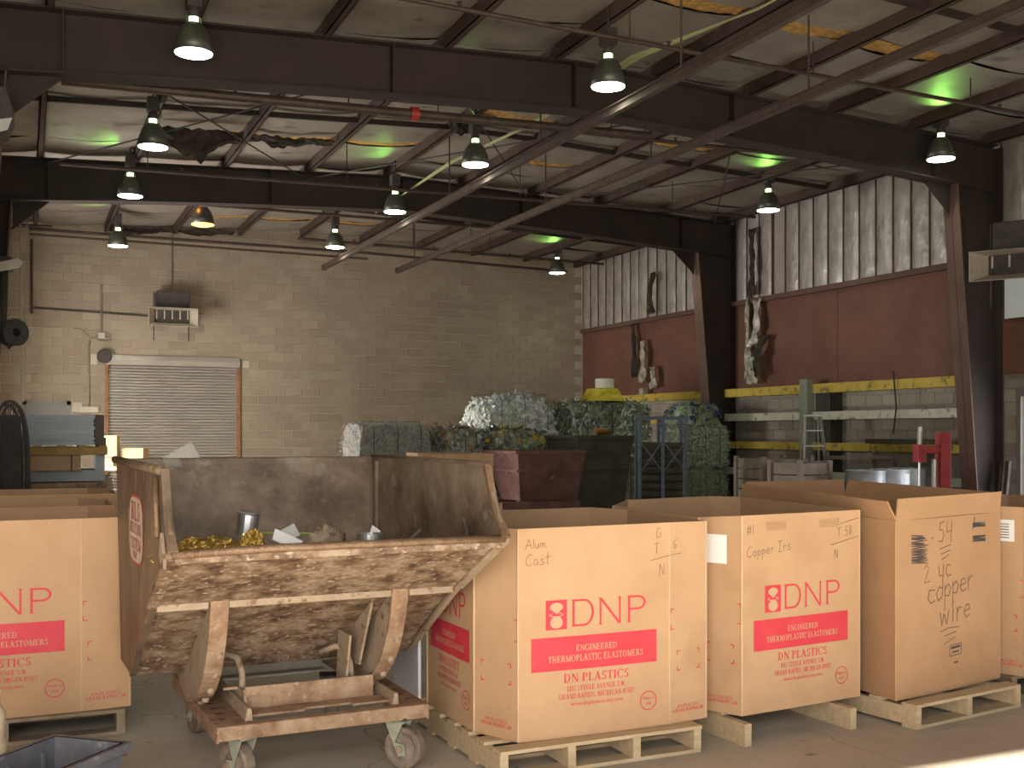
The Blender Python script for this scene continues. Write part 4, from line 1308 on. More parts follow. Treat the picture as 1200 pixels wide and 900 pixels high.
MB().tube([(-WX - .024, T(4.66), 1.40), (-WX - .024, T(4.60), 1.17)], .012, 8).build('corner_rod', M_edge, hop, smooth=True)
# welded corner scar where the left plate meets the lip
MB().add([(-WX - .02, T(4.47), 1.20), (-WX - .02, T(4.39), 1.10), (-WX - .01, T(4.46), 1.06), (-WX - .018, T(4.52), 1.10)], [(0, 1, 2, 3)]).build('weld_patch', M_dusty, hop, solid=.012)
# back, bottom and front plates (outside worn brown, inside darker)
def plate(name, a, b, mo, mi=None, bow=0.0, n=10, xw=WX):
    d = Vector((b[0] - a[0], b[1] - a[1]))
    nn = Vector((d.y, -d.x)).normalized()
    def f(off):
        return lambda u, v: (-xw + 2 * xw * u, a[0] + d.x * v + nn.x * (off + bow * math.sin(PI * v)), a[1] + d.y * v + nn.y * (off + bow * math.sin(PI * v)))
    m = MB().grid(f(-.006), 4, n)
    g = MB().grid(f(.006), 4, n)
    m.add(g.v, [tuple(reversed(q)) for q in g.f], 1)
    k = 5
    N = n + 1
    return m.build(name, [mo, mi or mo], hop)
plate('back_plate', BB, BT, M_rust_in)
plate('front_plate', ST, RT, M_rust, M_rust_in)
plate('belly_plate', GT, ST, M_rust, M_rust_in, .03)
plate('floor_plate', BB, GT, M_rust, M_rust_in)
MB().bx(-WX - .02, WX + .02, BT[0] - .012, BT[0] + .05, BT[1] - .035, BT[1] + .004).build('back_rim', M_rust_in, hop, bevel=.006)
MB().tube([(-WX, RT[0] - .004, RT[1] - .008), (-.3, RT[0] - .004, RT[1] + .002), (.3, RT[0] - .004, RT[1]), (WX, RT[0] - .004, RT[1] - .002)], .017, 10).build('front_rim', M_edge, hop, smooth=True)
MB().bx(-WX + .01, WX - .01, RT[0] - .002, RT[0] + .03, RT[1] - .045, RT[1] - .01).build('rim_band', M_rust, hop, bevel=.008)
# stiffener in three lengths
for a, b in ((-WX + .015, -.47), (-.385, .36), (.445, WX - .03)):
    MB().bx(a, b, ST[0] - .028, ST[0] + .012, ST[1] - .022, ST[1] + .028).build('stiffener', M_dusty, hop, bevel=.006)
# corner seam of the back plate
MB().bx(WX - .03, WX - .010, BT[0] - .14, BT[0] - .10, .6, BT[1] - .02).build('corner_seam', M_rust_in, hop)
# rockers: curved tread strip with a web and rivets
RC, RR = (T(5.53), .965), .655
def rocker(x0, x1):
    A = [math.radians(a) for a in range(187, 286, 7)]
    def P(a, r):
        return (RC[0] + r * math.cos(a), RC[1] + r * math.sin(a))
    m = MB()
    n = len(A)
    vs = []
    for a in A:
        po, pi = P(a, RR + .010), P(a, RR - .010)
        vs += [(x0, po[0], po[1]), (x1, po[0], po[1]), (x1, pi[0], pi[1]), (x0, pi[0], pi[1])]
    fs = [(0, 1, 2, 3), (4 * n - 1, 4 * n - 2, 4 * n - 3, 4 * n - 4)]
    for i in range(n - 1):
        for k in range(4):
            fs.append((4 * i + k, 4 * i + 4 + k, 4 * i + 4 + (k + 1) % 4, 4 * i + (k + 1) % 4))
    m.add(vs, fs)
    tread = clean(m.build('rocker_tread', M_rust_frame, hop, bevel=.004))
    web = MB().prism([P(a, RR - .006) for a in A] + [(BB[0] - .05, BB[1] + .02), GT, ST], 'x', x0 + .004, x0 + .016)
    clean(web.build('rocker_web', M_dusty, hop))
    for a in (212, 224, 236, 248, 259):
        r = math.radians(a)
        p, q = P(r, RR + .008), P(r, RR + .026)
        xm = (x0 + x1) / 2 + .012
        MB().tube([(xm, p[0], p[1]), (xm, q[0], q[1])], [.019, .012], 8).build('rivet', M_dusty, tread)
rocker(-.465, -.385)
rocker(.36, .44)
MB().prism([(T(5.0), .80), (T(5.35), .60), (T(5.42), .44), (T(5.20), .46)], 'x', .30, .312).build('gusset_plate', M_dusty, hop)
MB().prism([(T(5.12), .62), (T(5.30), .62), (T(5.34), .34), (T(5.20), .34)], 'x', .23, .242).build('gusset_plate', M_dusty, hop)
# base frame
BX0, BX1, BF, BK = -.43, .56, T(4.93), T(6.15)
BZ = .300
for s, (x0, x1) in ((-1, (BX0, BX0 + .17)), (1, (BX1 - .17, BX1))):
    m = MB()
    m.bx(x0, x1, BF, BK, BZ - .012, BZ)
    xo = x0 if s < 0 else x1 - .012
    m.bx(xo, xo + .012, BF, BK, BZ - .07, BZ - .012)
    sr = m.build('side_rail', M_rust_frame, hop)
    for k in range(8):
        y = BF + .14 + k * .105
        xm = (x0 + .055) if s < 0 else (x1 - .055)
        MB().bx(xm - .014, xm + .014, y - .010, y + .010, BZ - .002, BZ + .0015).build('slot', M_dark, sr)
    xi = x1 - .035 if s < 0 else x0 + .005
    MB().prism([(xi, BZ), (xi + .035, BZ), (xi + .030, BZ + .055), (xi + .012, BZ + .06)], 'y', BF + .05, BK - .3).build('guide_bar', M_dusty, sr, bevel=.004)
MB().bx(BX0, BX1, BF - .008, BF + .006, BZ - .062, BZ + .002).bx(BX0, BX1, BF + .006, BF + .055, BZ - .008, BZ + .002).build('front_rail', M_rust_frame, hop, bevel=.004)
MB().bx(BX0 + .17, BX1 - .17, BK - .02, BK, BZ - .05, BZ + .08).bx(BX0 + .17, BX1 - .17, BK - .09, BK - .02, BZ - .05, BZ - .035).build('rear_rail', M_grey_rail, hop, bevel=.004)
MB().bx(BX0 + .172, BX1 - .20, T(5.15), T(5.165), BZ + .012, BZ + .115).bx(BX0 + .172, BX1 - .13, T(5.06), T(5.15), BZ + .004, BZ + .016).bx(BX0 + .172, BX0 + .42, T(5.03), T(5.06), BZ + .004, BZ + .016).bx(BX1 - .34, BX1 - .13, T(5.03), T(5.06), BZ + .004, BZ + .016).build('cross_channel', M_rust_frame, hop, bevel=.003)
MB().bx(BX1 - .145, BX1 - .13, T(5.0), T(5.16), BZ - .06, BZ + .016).build('end_gusset', M_dusty, hop)
MB().prism([(T(5.10), BZ + .012), (T(5.34), BZ + .012), (T(5.34), BZ + .09), (T(5.16), BZ + .10)], 'x', BX0 + .165, BX0 + .177).bx(BX0 + .10, BX0 + .175, T(5.28), T(5.34), BZ + .08, BZ + .092).build('latch_plate', M_dusty, hop)
def hook(x, t0):
    pts = [(x - .09, T(t0 + .16), .50), (x - .03, T(t0 + .1), .535), (x + .005, T(t0 + .06), .52), (x + .02, T(t0 + .03), .46), (x + .02, T(t0), .34)]
    MB().tube(pts, .016, 8).build('latch_hook', M_dusty, hop, smooth=True)
hook(BX0 + .165, 5.25)
hook(.255, 5.22)
# casters
def caster(x, y, ang, name='caster'):
    c = bpy.data.objects.new(name, None)
    COL.objects.link(c)
    c.parent = hop
    c.location = (x, y, 0)
    c.rotation_euler = (0, 0, ang)
    R, hw = .098, .030
    whl = MB().lathe([(0.0, -hw - .004), (.026, -hw - .004), (.026, -hw), (.062, -hw + .006), (.078, -hw), (R - .004, -hw), (R, -hw + .006), (R, hw - .006), (R - .004, hw), (.078, hw), (.062, hw - .006), (.026, hw), (.026, hw + .004), (0, hw + .004)], n=28).build('wheel', M_wheel, c, smooth=False)
    whl.location = (.03, 0, R)
    whl.rotation_euler = (PI / 2, 0, 0)
    f = MB()
    for s in (-1, 1):
        y0 = s * (hw + .012)
        f.prism([(.0, R + .028), (.05, R + .022), (.055, R - .03), (.02, R - .035), (-.055, .225), (.045, .225)], 'y', y0 - .005, y0 + .005)
    f.bx(-.06, .05, -hw - .017, hw + .017, .220, .232)
    clean(f.build('fork', M_fork, c))
    MB().tube([(.03, -hw - .03, R), (.03, hw + .03, R)], .016, 8).build('axle_bolt', M_dusty, c)
    MB().bx(-.065, .065, -.06, .06, .232, .246).build('mount_plate', M_dark, c)
for x, y, a in ((BX0 + .13, BF + .10, 2.0), (BX1 - .12, BF + .07, -.9), (BX0 + .12, BK - .14, 1.75), (BX1 - .16, BK - .14, 1.3)):
    caster(x, y, a)
# painted badge on the left plate
def badge():
    xo = -WX - .0095
    y0, y1, z0, z1 = T(5.62), T(5.12), .98, 1.30          # reads from the back edge to the front edge
    cy, cz = (y0 + y1) / 2, (z0 + z1) / 2
    def octo(k):
        hy, hz = (y0 - y1) / 2 * k, (z1 - z0) / 2 * k
        return [(cy + hy * math.copysign(abs(math.cos(a)) ** .55, math.cos(a)), cz + hz * math.copysign(abs(math.sin(a)) ** .55, math.sin(a))) for a in [2 * PI * i / 32 for i in range(32)]]
    MB().add([(xo, p[0], p[1]) for p in octo(1.0)], [tuple(range(32))]).build('badge_border', M_sign_red, left_plate)
    MB().add([(xo - .0015, p[0], p[1]) for p in octo(.93)], [tuple(range(32))]).build('badge_field', M_sign_white, left_plate)
    polys = serif_text('RLS', .30, .085, 0, .085) + serif_text('RECYCLING', .40, .05, 0, .005) + serif_text('SYSTEM', .36, .05, 0, -.065) + serif_text('INC', .16, .03, 0, -.115)
    b = MB()
    for q in polys:
        b.add([(xo - .003, cy - p[0], cz + p[1]) for p in q], [tuple(range(len(q)))])
    b.build('badge_lettering', M_sign_red, left_plate)
badge()

# scrap inside the hopper
def hloc(x, t, z):
    return HO + hd * x + hn * T(t) + Vector((0, 0, z))
def lump(name, label, cat, loc, sx, sy, sz, m, seed, amp=.25, fr=3.0, rz=0, n=18, jag=False):
    def fn(u, v):
        a, b = 2 * PI * u, PI * (v - .5)
        p = Vector((math.cos(b) * math.cos(a), math.cos(b) * math.sin(a), math.sin(b)))
        k = 1 + amp * nz(p.x * fr + seed, p.y * fr, p.z * fr) + (.10 * nz(p.x * 14, p.y * 14 + seed, p.z * 14) if jag else 0)
        return (p.x * sx * k, p.y * sy * k, p.z * sz * k)
    o = MB().grid(fn, n * 2, n).build(name, m, None, smooth=not jag)
    o.location = loc
    o.rotation_euler = (0, 0, rz)
    return tag(o, label, cat) if label else o
bed = MB().grid(lambda u, v: tuple(hloc(-WX + .02 + u * (2 * WX - .04), 4.80 + v * 1.28, .98 + .06 * nz(u * 7, v * 7, 3) + .05 * nz(u * 19, v * 19, 5) - .05 * v)), 40, 40).build('scrap_bed', mat('mixed_scrap', (0.06, 0.045, 0.03), (0.30, 0.26, 0.20), 30, .6, .4, .6, 80))
tag(bed, 'loose dark metal scrap filling the hopper', 'scrap', kind='stuff')
gl = lump('foil_bundle', None, None, hloc(-.50, 4.86, 1.06), .20, .10, .075, M_goldscrap, 2, .3, 5, .15, 26, True)
tag(gl, 'crumpled gold wire and foil bundle lying in the hopper', 'scrap')
gl2 = lump('foil_bundle', None, None, hloc(-.30, 4.80, 1.09), .055, .05, .075, M_goldscrap, 9, .3, 5, .15, 20, True)
tag(gl2, 'small gold shredded clump under the silver can', 'scrap')
can = MB().lathe([(0, 0), (.045, 0), (.047, .01), (.045, .02), (.045, .10), (.049, .105), (.045, .112), (0, .112)], n=24).build('metal_can', M_silver, None, smooth=False)
can.location = hloc(-.315, 4.86, 1.135)
can.rotation_euler = (.10, .10, 0)
tag(can, 'upright silver can on top of the gold scrap', 'can')
def card(name, label, loc, sx, sy, rot, m, th=.004):
    o = MB().bx(-sx / 2, sx / 2, -sy / 2, sy / 2, -th / 2, th / 2).build(name, m)
    o.location = loc
    o.rotation_euler = rot
    return tag(o, label, 'scrap')
card('white_card', 'bright white card tilted in the hopper', hloc(-.17, 4.72, 1.125), .135, .055, (1.05, .45, .10), M_paper)
card('glass_shard', 'small grey curved shard behind the white card', hloc(-.08, 5.02, 1.13), .07, .06, (1.2, -.4, .2), M_greypanel, .003)
card('white_card', 'small pale card behind the silver ring', hloc(.27, 4.86, 1.13), .05, .05, (1.1, .6, .2), M_paper)
lump('scrap_casting', 'pointed tan scrap piece near the middle of the hopper', 'scrap', hloc(.06, 4.9, 1.10), .10, .03, .06, M_dusty, 15, .5, 4, .5)
ring = MB().lathe([(.045, 0), (.058, .0), (.058, .04), (.045, .04)], n=24, closed=True).build('metal_ring', M_silver)
ring.location = hloc(.20, 4.72, 1.10)
tag(ring, 'short silver ring lying near the right side of the hopper', 'ring')
tag(MB().tube([tuple(hloc(-.2, 5.2, 1.12)), tuple(hloc(.12, 5.12, 1.11))], .004, 6).build('green_rod', mat('green_rod', (.35, .55, .05), rough=.4)), 'thin green rod lying across the scrap', 'rod')
tag(MB().tube([tuple(hloc(.36, 4.68, 1.10)), tuple(hloc(.46, 4.78, 1.14))], .007, 6).build('short_rod', M_silver), 'short grey rod at the right end of the scrap', 'rod')

# ------------------------------------------------------------------ foreground, lower left
def tote(loc, rz):
    t = thing('plastic_tote', 'grey blue plastic tote in the lower left corner', 'tote', loc, rz)
    w_, d_, h, k = .60, .35, .29, .86
    def ringp(s, z, inset=0):
        return [(sx * (w_ / 2 * s - inset), sy * (d_ / 2 * s - inset), z) for sx, sy in ((-1, -1), (1, -1), (1, 1), (-1, 1))]
    m = MB()
    a, b, c, d = ringp(k, 0), ringp(1, h), ringp(1, h, .012), ringp(k, .01, .012)
    q = [(i, (i + 1) % 4, (i + 1) % 4 + 4, i + 4) for i in range(4)]
    m.add(a + b, q + [(3, 2, 1, 0)])
    m.add(c + d, q + [(4, 5, 6, 7)])
    m.add(b + c, q)
    clean(m.build('tub', M_tote, t))
    r = MB()
    o, i, o2 = ringp(1, h, -.022), ringp(1, h, .010), ringp(1, h - .035, -.020)
    r.add(o + i, q)
    r.add(o2 + o, q)
    r.build('rim', M_tote, t, solid=.006)
    for y in (-.06, .06):
        MB().bx(-w_ * .40, w_ * .40, y - .012, y + .012, .010, .018).build('floor_rib', M_tote, t)
    for x in (-.2, 0, .2):
        MB().bx(x - .008, x + .008, d_ / 2 * .93 - .02, d_ / 2 * .93, .05, h - .04).build('wall_rib', M_tote, t)
    return t
tote((.065, 4.79, 0), .85)
jug = thing('plastic_jug', 'cream plastic jug with ridged body at the lower left edge', 'jug', (-.15, 5.32, 0), -1.2)
MB().lathe([(0, 0), (.085, 0), (.098, .02), (.098, .12), (.088, .135), (.098, .15), (.098, .24), (.085, .26), (.090, .29), (.090, .36), (.078, .39), (.062, .41), (.062, .425)], n=28).build('body', M_jug, jug, smooth=True)
MB().lathe([(0.068, .42), (.068, .465), (.06, .472), (0, .472)], n=24).build('cap', M_jug, jug, smooth=True)
MB().tube([(.07, -.05, .40), (.12, -.09, .34), (.13, -.09, .22), (.09, -.06, .15)], .014, 8).build('handle', M_jug, jug, smooth=True)

# ------------------------------------------------------------------ left background: sheet stack, carts, cartons
ss = thing('sheet_stack', 'stack of blue grey sheets with a dark brown end on an ochre pallet', 'sheet stack', (.42, 13.75, 1.44), -.02)
m = MB()
rnd = random.Random(3)
for k in range(16):
    o = rnd.uniform(-.012, .012)
    m.bx(-.47 + o + .03 * (k / 16), .34 + rnd.uniform(-.01, .01), -.42 + o, .42, k * .0215, k * .0215 + .0195)
tag(m.build('sheets', M_blue, ss), kind='stuff')
m = MB()
for k in range(16):
    m.bx(.345, .445 + .02 * (k < 4), -.40, .42, k * .0215, k * .0215 + .0205)
m.build('wrapped_end', M_brown, ss)
op = thing('ochre_pallet', 'long ochre timber pallet under the blue grey sheets', 'pallet', (.42, 13.75, 1.33), -.02)
for y in (-.40, 0, .40):
    MB().bx(-.56, .48, y - .045, y + .045, .0, .085).build('runner', M_ochre, op, bevel=.004)
for x in (-.5, -.25, 0, .22, .43):
    MB().bx(x - .045, x + .045, -.44, .44, .087, .107).build('deck_board', M_ochre, op)
lc = thing('long_carton', 'long flat brown carton strapped below the ochre pallet', 'carton', (.30, 13.72, 1.155), -.02)
MB().bx(-.40, .32, -.40, .40, 0, .172).build('carton_body', M_cardboard_in, lc, bevel=.004)
for x in (-.24, .22):
    MB().bx(x - .008, x + .008, -.405, .405, -.002, .175).build('strap', M_dark, lc)
s2 = thing('sheet_stack', 'lower stack of blue grey sheets behind the strapped carton', 'sheet stack', (.42, 13.85, 1.03), -.02)
m = MB()
for k in range(6):
    m.bx(-.46 + rnd.uniform(-.01, .01), .46, -.36, .40, k * .0205, k * .0205 + .0188)
m.bx(.36, .46, -.36, .40, .123, .30)
tag(m.build('sheets', M_blue, s2), kind='stuff')
ct = thing('platform_cart', 'rusty steel platform cart carrying the sheet stacks', 'cart', (.42, 13.75, 0), -.02)
MB().bx(-.50, .50, -.46, .46, .94, 1.02).build('deck', M_rust_frame, ct, bevel=.006)
for x in (-.46, .50):
    for y in (-.50, .44):
        MB().bx(x - .03, x + .03, y - .03, y + .03, .0, 1.08 if x > 0 else 1.04).build('post_or_shade', M_dusty, ct)
MB().bx(-.55, .56, -.56, -.50, .86, .92).build('push_bar', M_dusty, ct, bevel=.006)
MB().bx(-.46, .50, -.02, .02, .30, .36).build('brace', M_rust_frame, ct)

# dark wire guard leaning at the left edge
fg = thing('wire_guard', 'tall dark rounded wire guard at the left edge by the sheet stack', 'wire guard', (-.10, 11.5, 0), .3)
def oval(k, yo):
    return [(.15 * k * math.copysign(abs(math.cos(a)) ** .8, math.cos(a)), yo, 1.10 + .78 * k * math.copysign(abs(math.sin(a)) ** .7, math.sin(a))) for a in [2 * PI * i / 40 for i in range(41)]]
for yo, k in ((-.10, .96), (0, 1.0), (.10, .96)):
    MB().tube(oval(k, yo), .014, 6, False).build('hoop', M_dark, fg)
for i in range(13):
    a = -.13 + i * .0217
    hh = .78 * math.sqrt(max(.05, 1 - (a / .16) ** 2)) ** .7
    MB().tube([(a, -.10, 1.10 - hh), (a, -.115, 1.10), (a, -.10, 1.10 + hh)], .0045, 5).build('guard_wire', M_dark, fg)
MB().bx(-.10, .10, -.02, .06, .42, 1.75).build('motor_panel', M_dark, fg, bevel=.03)
MB().bx(-.16, .16, -.14, .14, 0, .33).build('foot', M_dark, fg, bevel=.02)

def carton(label, loc, sx, sy, sz, rz=0, m=None):
    t = thing('carton', label, 'carton', loc, rz, 'cartons by the roller door')
    MB().bx(-sx / 2, sx / 2, -sy / 2, sy / 2, 0, sz).build('carton_body', m or M_cardboard, t, bevel=.004)
    MB().bx(-sx / 2 - .001, sx / 2 + .001, -.03, .03, sz * .6, sz + .0015).build('tape', M_cardboard_in, t)
    MB().bx(-sx * .3, sx * .3, -sy / 2 - .002, -sy / 2, sz * .30, sz * .34).build('print_line', M_marker, t)
    return t
carton('tall sunlit carton beside the blue grey sheets', (1.50, 22.2, .92), .36, .42, .60, -.2)
carton('low sunlit carton beside the tall one', (1.98, 22.15, .92), .40, .42, .36, -.35)
tb = thing('work_table', 'low steel table carrying the sunlit cartons and grey panel', 'table', (2.1, 22.4, 0))
MB().bx(-.80, .85, -.42, .42, .87, .918).build('tabletop', M_greypanel, tb)
for x in (-.74, .79):
    for y in (-.36, .36):
        MB().bx(x - .025, x + .025, y - .025, y + .025, 0, .87).build('leg', M_dark, tb)
gp = MB().prism([(-.64, 0), (.34, 0), (.40, 1.05), (.20, 1.42), (-.56, .98)], 'y', -.012, .012).build('grey_panel', M_greypanel)
gp.location = (2.62, 20.6, .0)
gp.rotation_euler = (-.12, 0, 0)
tag(gp, 'slanted pale grey sheet metal panel in front of the roller door', 'panel')

# wall lamp bracket and hoist things at the left edge
wl1 = thing('lamp_fixture', 'dark wall fixture with a tan lip at the left edge, above', 'fixture', (-.32, 15.35, 3.55))
MB().bx(-.45, .22, -.12, .25, .08, .24).build('housing', M_dark, wl1, bevel=.03)
MB().prism([(-.22, -.04), (.30, .10), (.34, .17), (.28, .21), (-.26, .06)], 'y', -.16, -.10).build('lip', M_heater, wl1)
wl2 = thing('hose_reel', 'dark hose reel with hanging loops at the left edge', 'hose reel', (-.10, 15.35, 2.84))
r_ = MB().lathe([(.05, -.09), (.17, -.09), (.17, -.07), (.09, -.06), (.09, .06), (.17, .07), (.17, .09), (.05, .09)], n=24, closed=True).build('drum', M_dark, wl2, smooth=False)
r_.rotation_euler = (PI / 2, 0, .5)
for k in range(3):
    MB().tube([(-.12 + .03 * k, -.02, .80), (-.14 + .03 * k, -.02, .1), (-.08 + .02 * k, -.03, -.15 - .03 * k), (.02 + .01 * k, -.02, -.12), (.06, 0, .0)], .016, 6).build('hose', M_rail if k == 1 else M_dark, wl2, smooth=True)
hl = thing('air_duct', 'grey sheet metal duct end at the upper left edge', 'duct', (-.42, 12.0, 4.38))
MB().prism([(-.5, -.20), (.30, .12), (.36, .30), (.28, .55), (-.5, .42)], 'y', -.25, .25).build('duct_body', M_dark, hl, bevel=.02)
MB().prism([(-.4, -.16), (.30, .12), (.34, .24), (-.4, .05)], 'y', -.27, -.255).build('duct_face', M_greypanel, hl)

# ------------------------------------------------------------------ bales
def bale(label, loc, sx, sy, sz, m_body, m_fib, seed, rz=0.0, nf=1500, amp=.05, fl=.07, fw=.0035, wires=True, cat='bale', down=.3, chunky=False, rd=.10, group='scrap bales in the background'):
    t = thing('scrap_bale', label, cat, loc, rz, group)
    rnd = random.Random(seed)
    b = bmesh.new()
    bmesh.ops.create_cube(b, size=1)
    bmesh.ops.subdivide_edges(b, edges=b.edges[:], cuts=13, use_grid_fill=True)
    for v in b.verts:
        p = Vector((v.co.x * 2, v.co.y * 2, v.co.z * 2))
        q = Vector((p.x * math.sqrt(max(0, 1 - rd * p.y ** 2 - rd * p.z ** 2)), p.y * math.sqrt(max(0, 1 - rd * p.x ** 2 - rd * p.z ** 2)), p.z * math.sqrt(max(0, 1 - rd * .9 * p.x ** 2 - rd * .9 * p.y ** 2))))
        c = Vector((q.x * sx / 2, q.y * sy / 2, q.z * sz / 2))
        k = amp * (nz(c.x * 3 + seed, c.y * 3, c.z * 3) + .6 * nz(c.x * 9, c.y * 9 + seed, c.z * 9) + .3 * nz(c.x * 22, c.y * 22, c.z * 22 + seed))
        c += p.normalized() * k
        c.z = max(c.z, -sz / 2)
        v.co = c + Vector((0, 0, sz / 2))
    me = bpy.data.meshes.new('body')
    b.to_mesh(me)
    faces = [(f.calc_center_median().copy(), f.normal.copy()) for f in b.faces]
    b.free()
    me.materials.append(m_body)
    o = bpy.data.objects.new('body', me)
    COL.objects.link(o)
    o.parent = t
    fb = MB()
    for _ in range(nf):
        c, n = rnd.choice(faces)
        if n.z < -.5:
            continue
        a = Vector((rnd.gauss(0, 1), rnd.gauss(0, 1), rnd.gauss(0, 1) - down * 2))
        a = (a - n * a.dot(n) * .7).normalized()
        l = fl * rnd.uniform(.5, 1.3)
        s = a.cross(n)
        if s.length < 1e-3:
            continue
        s = s.normalized() * fw * rnd.uniform(.6, 1.4)
        p0 = c + Vector((rnd.uniform(-.05, .05), rnd.uniform(-.05, .05), rnd.uniform(-.05, .05))) - n * .005
        p1 = p0 + a * l * .5 + n * .028 * rnd.random()
        p2 = p0 + a * l + n * .03 * rnd.uniform(-.3, 1) * (2 if chunky else 1)
        fb.add([p0 - s, p0 + s, p1 + s * 1.2, p1 - s * 1.2, p2 + s * .6, p2 - s * .6], [(0, 1, 2, 3), (3, 2, 4, 5)], rnd.randrange(len(m_fib)))
    tag(fb.build('fibres' if not chunky else 'scraps', m_fib, t), kind='stuff')
    if wires:
        for f in (-.3, 0, .3):
            x = sx * f
            e = .02
            MB().tube([(x, -sy / 2 - e, .05), (x, -sy / 2 - e, sz * .9), (x, -sy / 2 + .1, sz + e), (x, sy / 2 - .1, sz + e), (x, sy / 2 + e, sz * .9), (x, sy / 2 + e, .05)], .006, 5).build('baling_wire', M_dark, t)
    return t
F = lambda n, c: mat(n, c, rough=.85)
f_straw, f_greyf, f_dkgrey = F('fibre_tan', (.40, .30, .20)), F('fibre_grey', (.30, .31, .29)), F('fibre_dark', (.13, .14, .13))
f_rust, f_white, f_grn = F('fibre_rust', (.36, .17, .07)), F('film_white', (.78, .78, .76)), F('fibre_green', (.20, .30, .12))
f_lgrn, f_yel, f_pgrey, f_blue = F('film_pale_green', (.42, .50, .36)), F('film_yellow', (.50, .34, .03)), F('film_grey', (.36, .37, .38)), F('film_blue', (.04, .06, .16))
m_fibre = mat('bale_fibre', (.15, .15, .14), (.34, .33, .30), 14, .95, 0, .6, 40)
m_mixed = mat('bale_mixed', (.10, .10, .06), (.42, .38, .26), 6, .8, 0, .6, 20, c3=(.24, .25, .18))
m_film = mat('bale_film', (.30, .34, .30), (.72, .73, .72), 5, .5, 0, .8, 14)
m_hay = mat('bale_green', (.085, .10, .055), (.24, .25, .17), 14, .95, 0, .6, 40)
m_greenfilm = mat('bale_green_film', (.12, .16, .09), (.40, .46, .34), 6, .7, 0, .6, 18)
bale('shredded grey fibre bale with a sunlit white left end', (5.96, 19.0, .66), 1.42, 1.25, 1.09, m_fibre, [f_greyf, f_dkgrey, f_straw, f_greyf], 3, 0, 6500, .05, .09, rd=.17)
bale('bale of crumpled grey cloth and card beside the fibre bale', (7.17, 18.9, .66), .70, 1.15, 1.00, m_mixed, [f_pgrey, f_greyf, f_rust, f_dkgrey], 5, .05, 1100, .07, .12, .028, True, chunky=True)
bale('mixed yellow and green plastic bale in front of the white one', (8.24, 18.75, .66), 1.08, 1.0, .96, m_mixed, [f_yel, f_lgrn, f_grn, f_pgrey, f_dkgrey], 8, .02, 1700, .07, .12, .026, True, chunky=True)
bale('tall white plastic film bale in the middle of the pile', (9.10, 20.7, 1.02), 1.72, 1.35, 1.30, m_film, [f_white, f_white, f_lgrn, f_pgrey], 11, .05, 2600, .12, .13, .024, True, chunky=True, rd=.30)
bale('long pale green bale right of the white one', (11.12, 20.6, 1.12), 1.85, 1.2, 1.08, m_greenfilm, [f_lgrn, f_grn, f_white, f_dkgrey], 14, -.05, 3400, .08, .13, .018, True, chunky=True)
bale('green bale with dark blue film at the right end of the pile', (12.45, 19.1, 1.02), .70, 1.0, 1.10, m_greenfilm, [f_blue, f_blue, f_grn, f_dkgrey], 17, 0, 900, .08, .13, .024, True, chunky=True)
bale('upper grey green shredded bale beside the blue rack', (10.34, 15.75, .99), .80, .95, .70, m_hay, [f_greyf, f_grn, f_lgrn, f_dkgrey], 21, -.25, 6500, .035, .07)
bale('lower grey green shredded bale beside the blue rack', (10.34, 15.75, 0), .80, .95, .98, m_hay, [f_greyf, f_grn, f_dkgrey, f_dkgrey], 23, -.25, 6500, .035, .07)
# lower tier that carries the visible bales
for i, (x, y, sx, h) in enumerate(((5.98, 19.0, 1.44, .61), (7.17, 18.95, .74, .61), (8.22, 18.78, 1.1, .61), (9.1, 20.7, 1.6, 1.0), (11.02, 20.6, 1.9, 1.08), (12.45, 19.15, .7, .98))):
    bale('lower tier bale hidden behind the skips, %s' % ('leftmost', 'second from left', 'third from left', 'under the white film bale', 'under the long pale green bale', 'under the blue film bale')[i], (x, y, 0), sx, 1.0, h, m_mixed, [f_greyf, f_dkgrey], 31 + i, 0, 200, .04, .12)
# yellow tarp heap and white roll on top of the long bale
tp = MB().grid(lambda u, v: (10.95 + (u - .5) * (.62 + .3 * (1 - v)), 20.2 + .34 * math.sin(2 * PI * u * 1.0) * .6 + .05 * nz(u * 9, v * 5, 2), 2.17 + .26 * v + .04 * nz(u * 8, v * 8, 4)), 18, 8)
tp = MB().lathe([(.50, 0), (.44, .06), (.36, .14), (.34, .24), (.30, .26), (0, .27)], (0, 0, 0), 14)
tp.v = [(p[0] * (1 + .25 * nz(p[0] * 7, p[1] * 7, p[2] * 9)), p[1] * (1 + .25 * nz(p[0] * 7, p[1] * 7 + 4, p[2] * 9)), p[2] * (1 + .15 * nz(p[0] * 6, p[1] * 6, 1))) for p in tp.v]
tp = tp.build('tarp_heap', M_tarp)
tp.location = (11.03, 20.3, 2.22)
tag(tp, 'crumpled yellow tarp heap on top of the bales', 'tarp')
rl = thing('white_roll', 'short white roll standing on the yellow tarp', 'roll', (11.08, 20.3, 2.49))
MB().lathe([(0, 0), (.19, 0), (.195, .01), (.195, .19), (.19, .20), (.05, .20), (.05, .15), (0, .15)], n=28).build('roll_body', mat('roll_white', (.72, .70, .62), rough=.6), rl, smooth=False)
tag(MB().bx(13.36, 13.48, 22.6, 22.78, 2.47, 2.61).bx(13.355, 13.36, 22.64, 22.67, 2.52, 2.56).bx(13.355, 13.36, 22.71, 22.74, 2.52, 2.56).build('outlet_box', M_heater), 'small pale outlet box on the far yellow girt', 'outlet box')

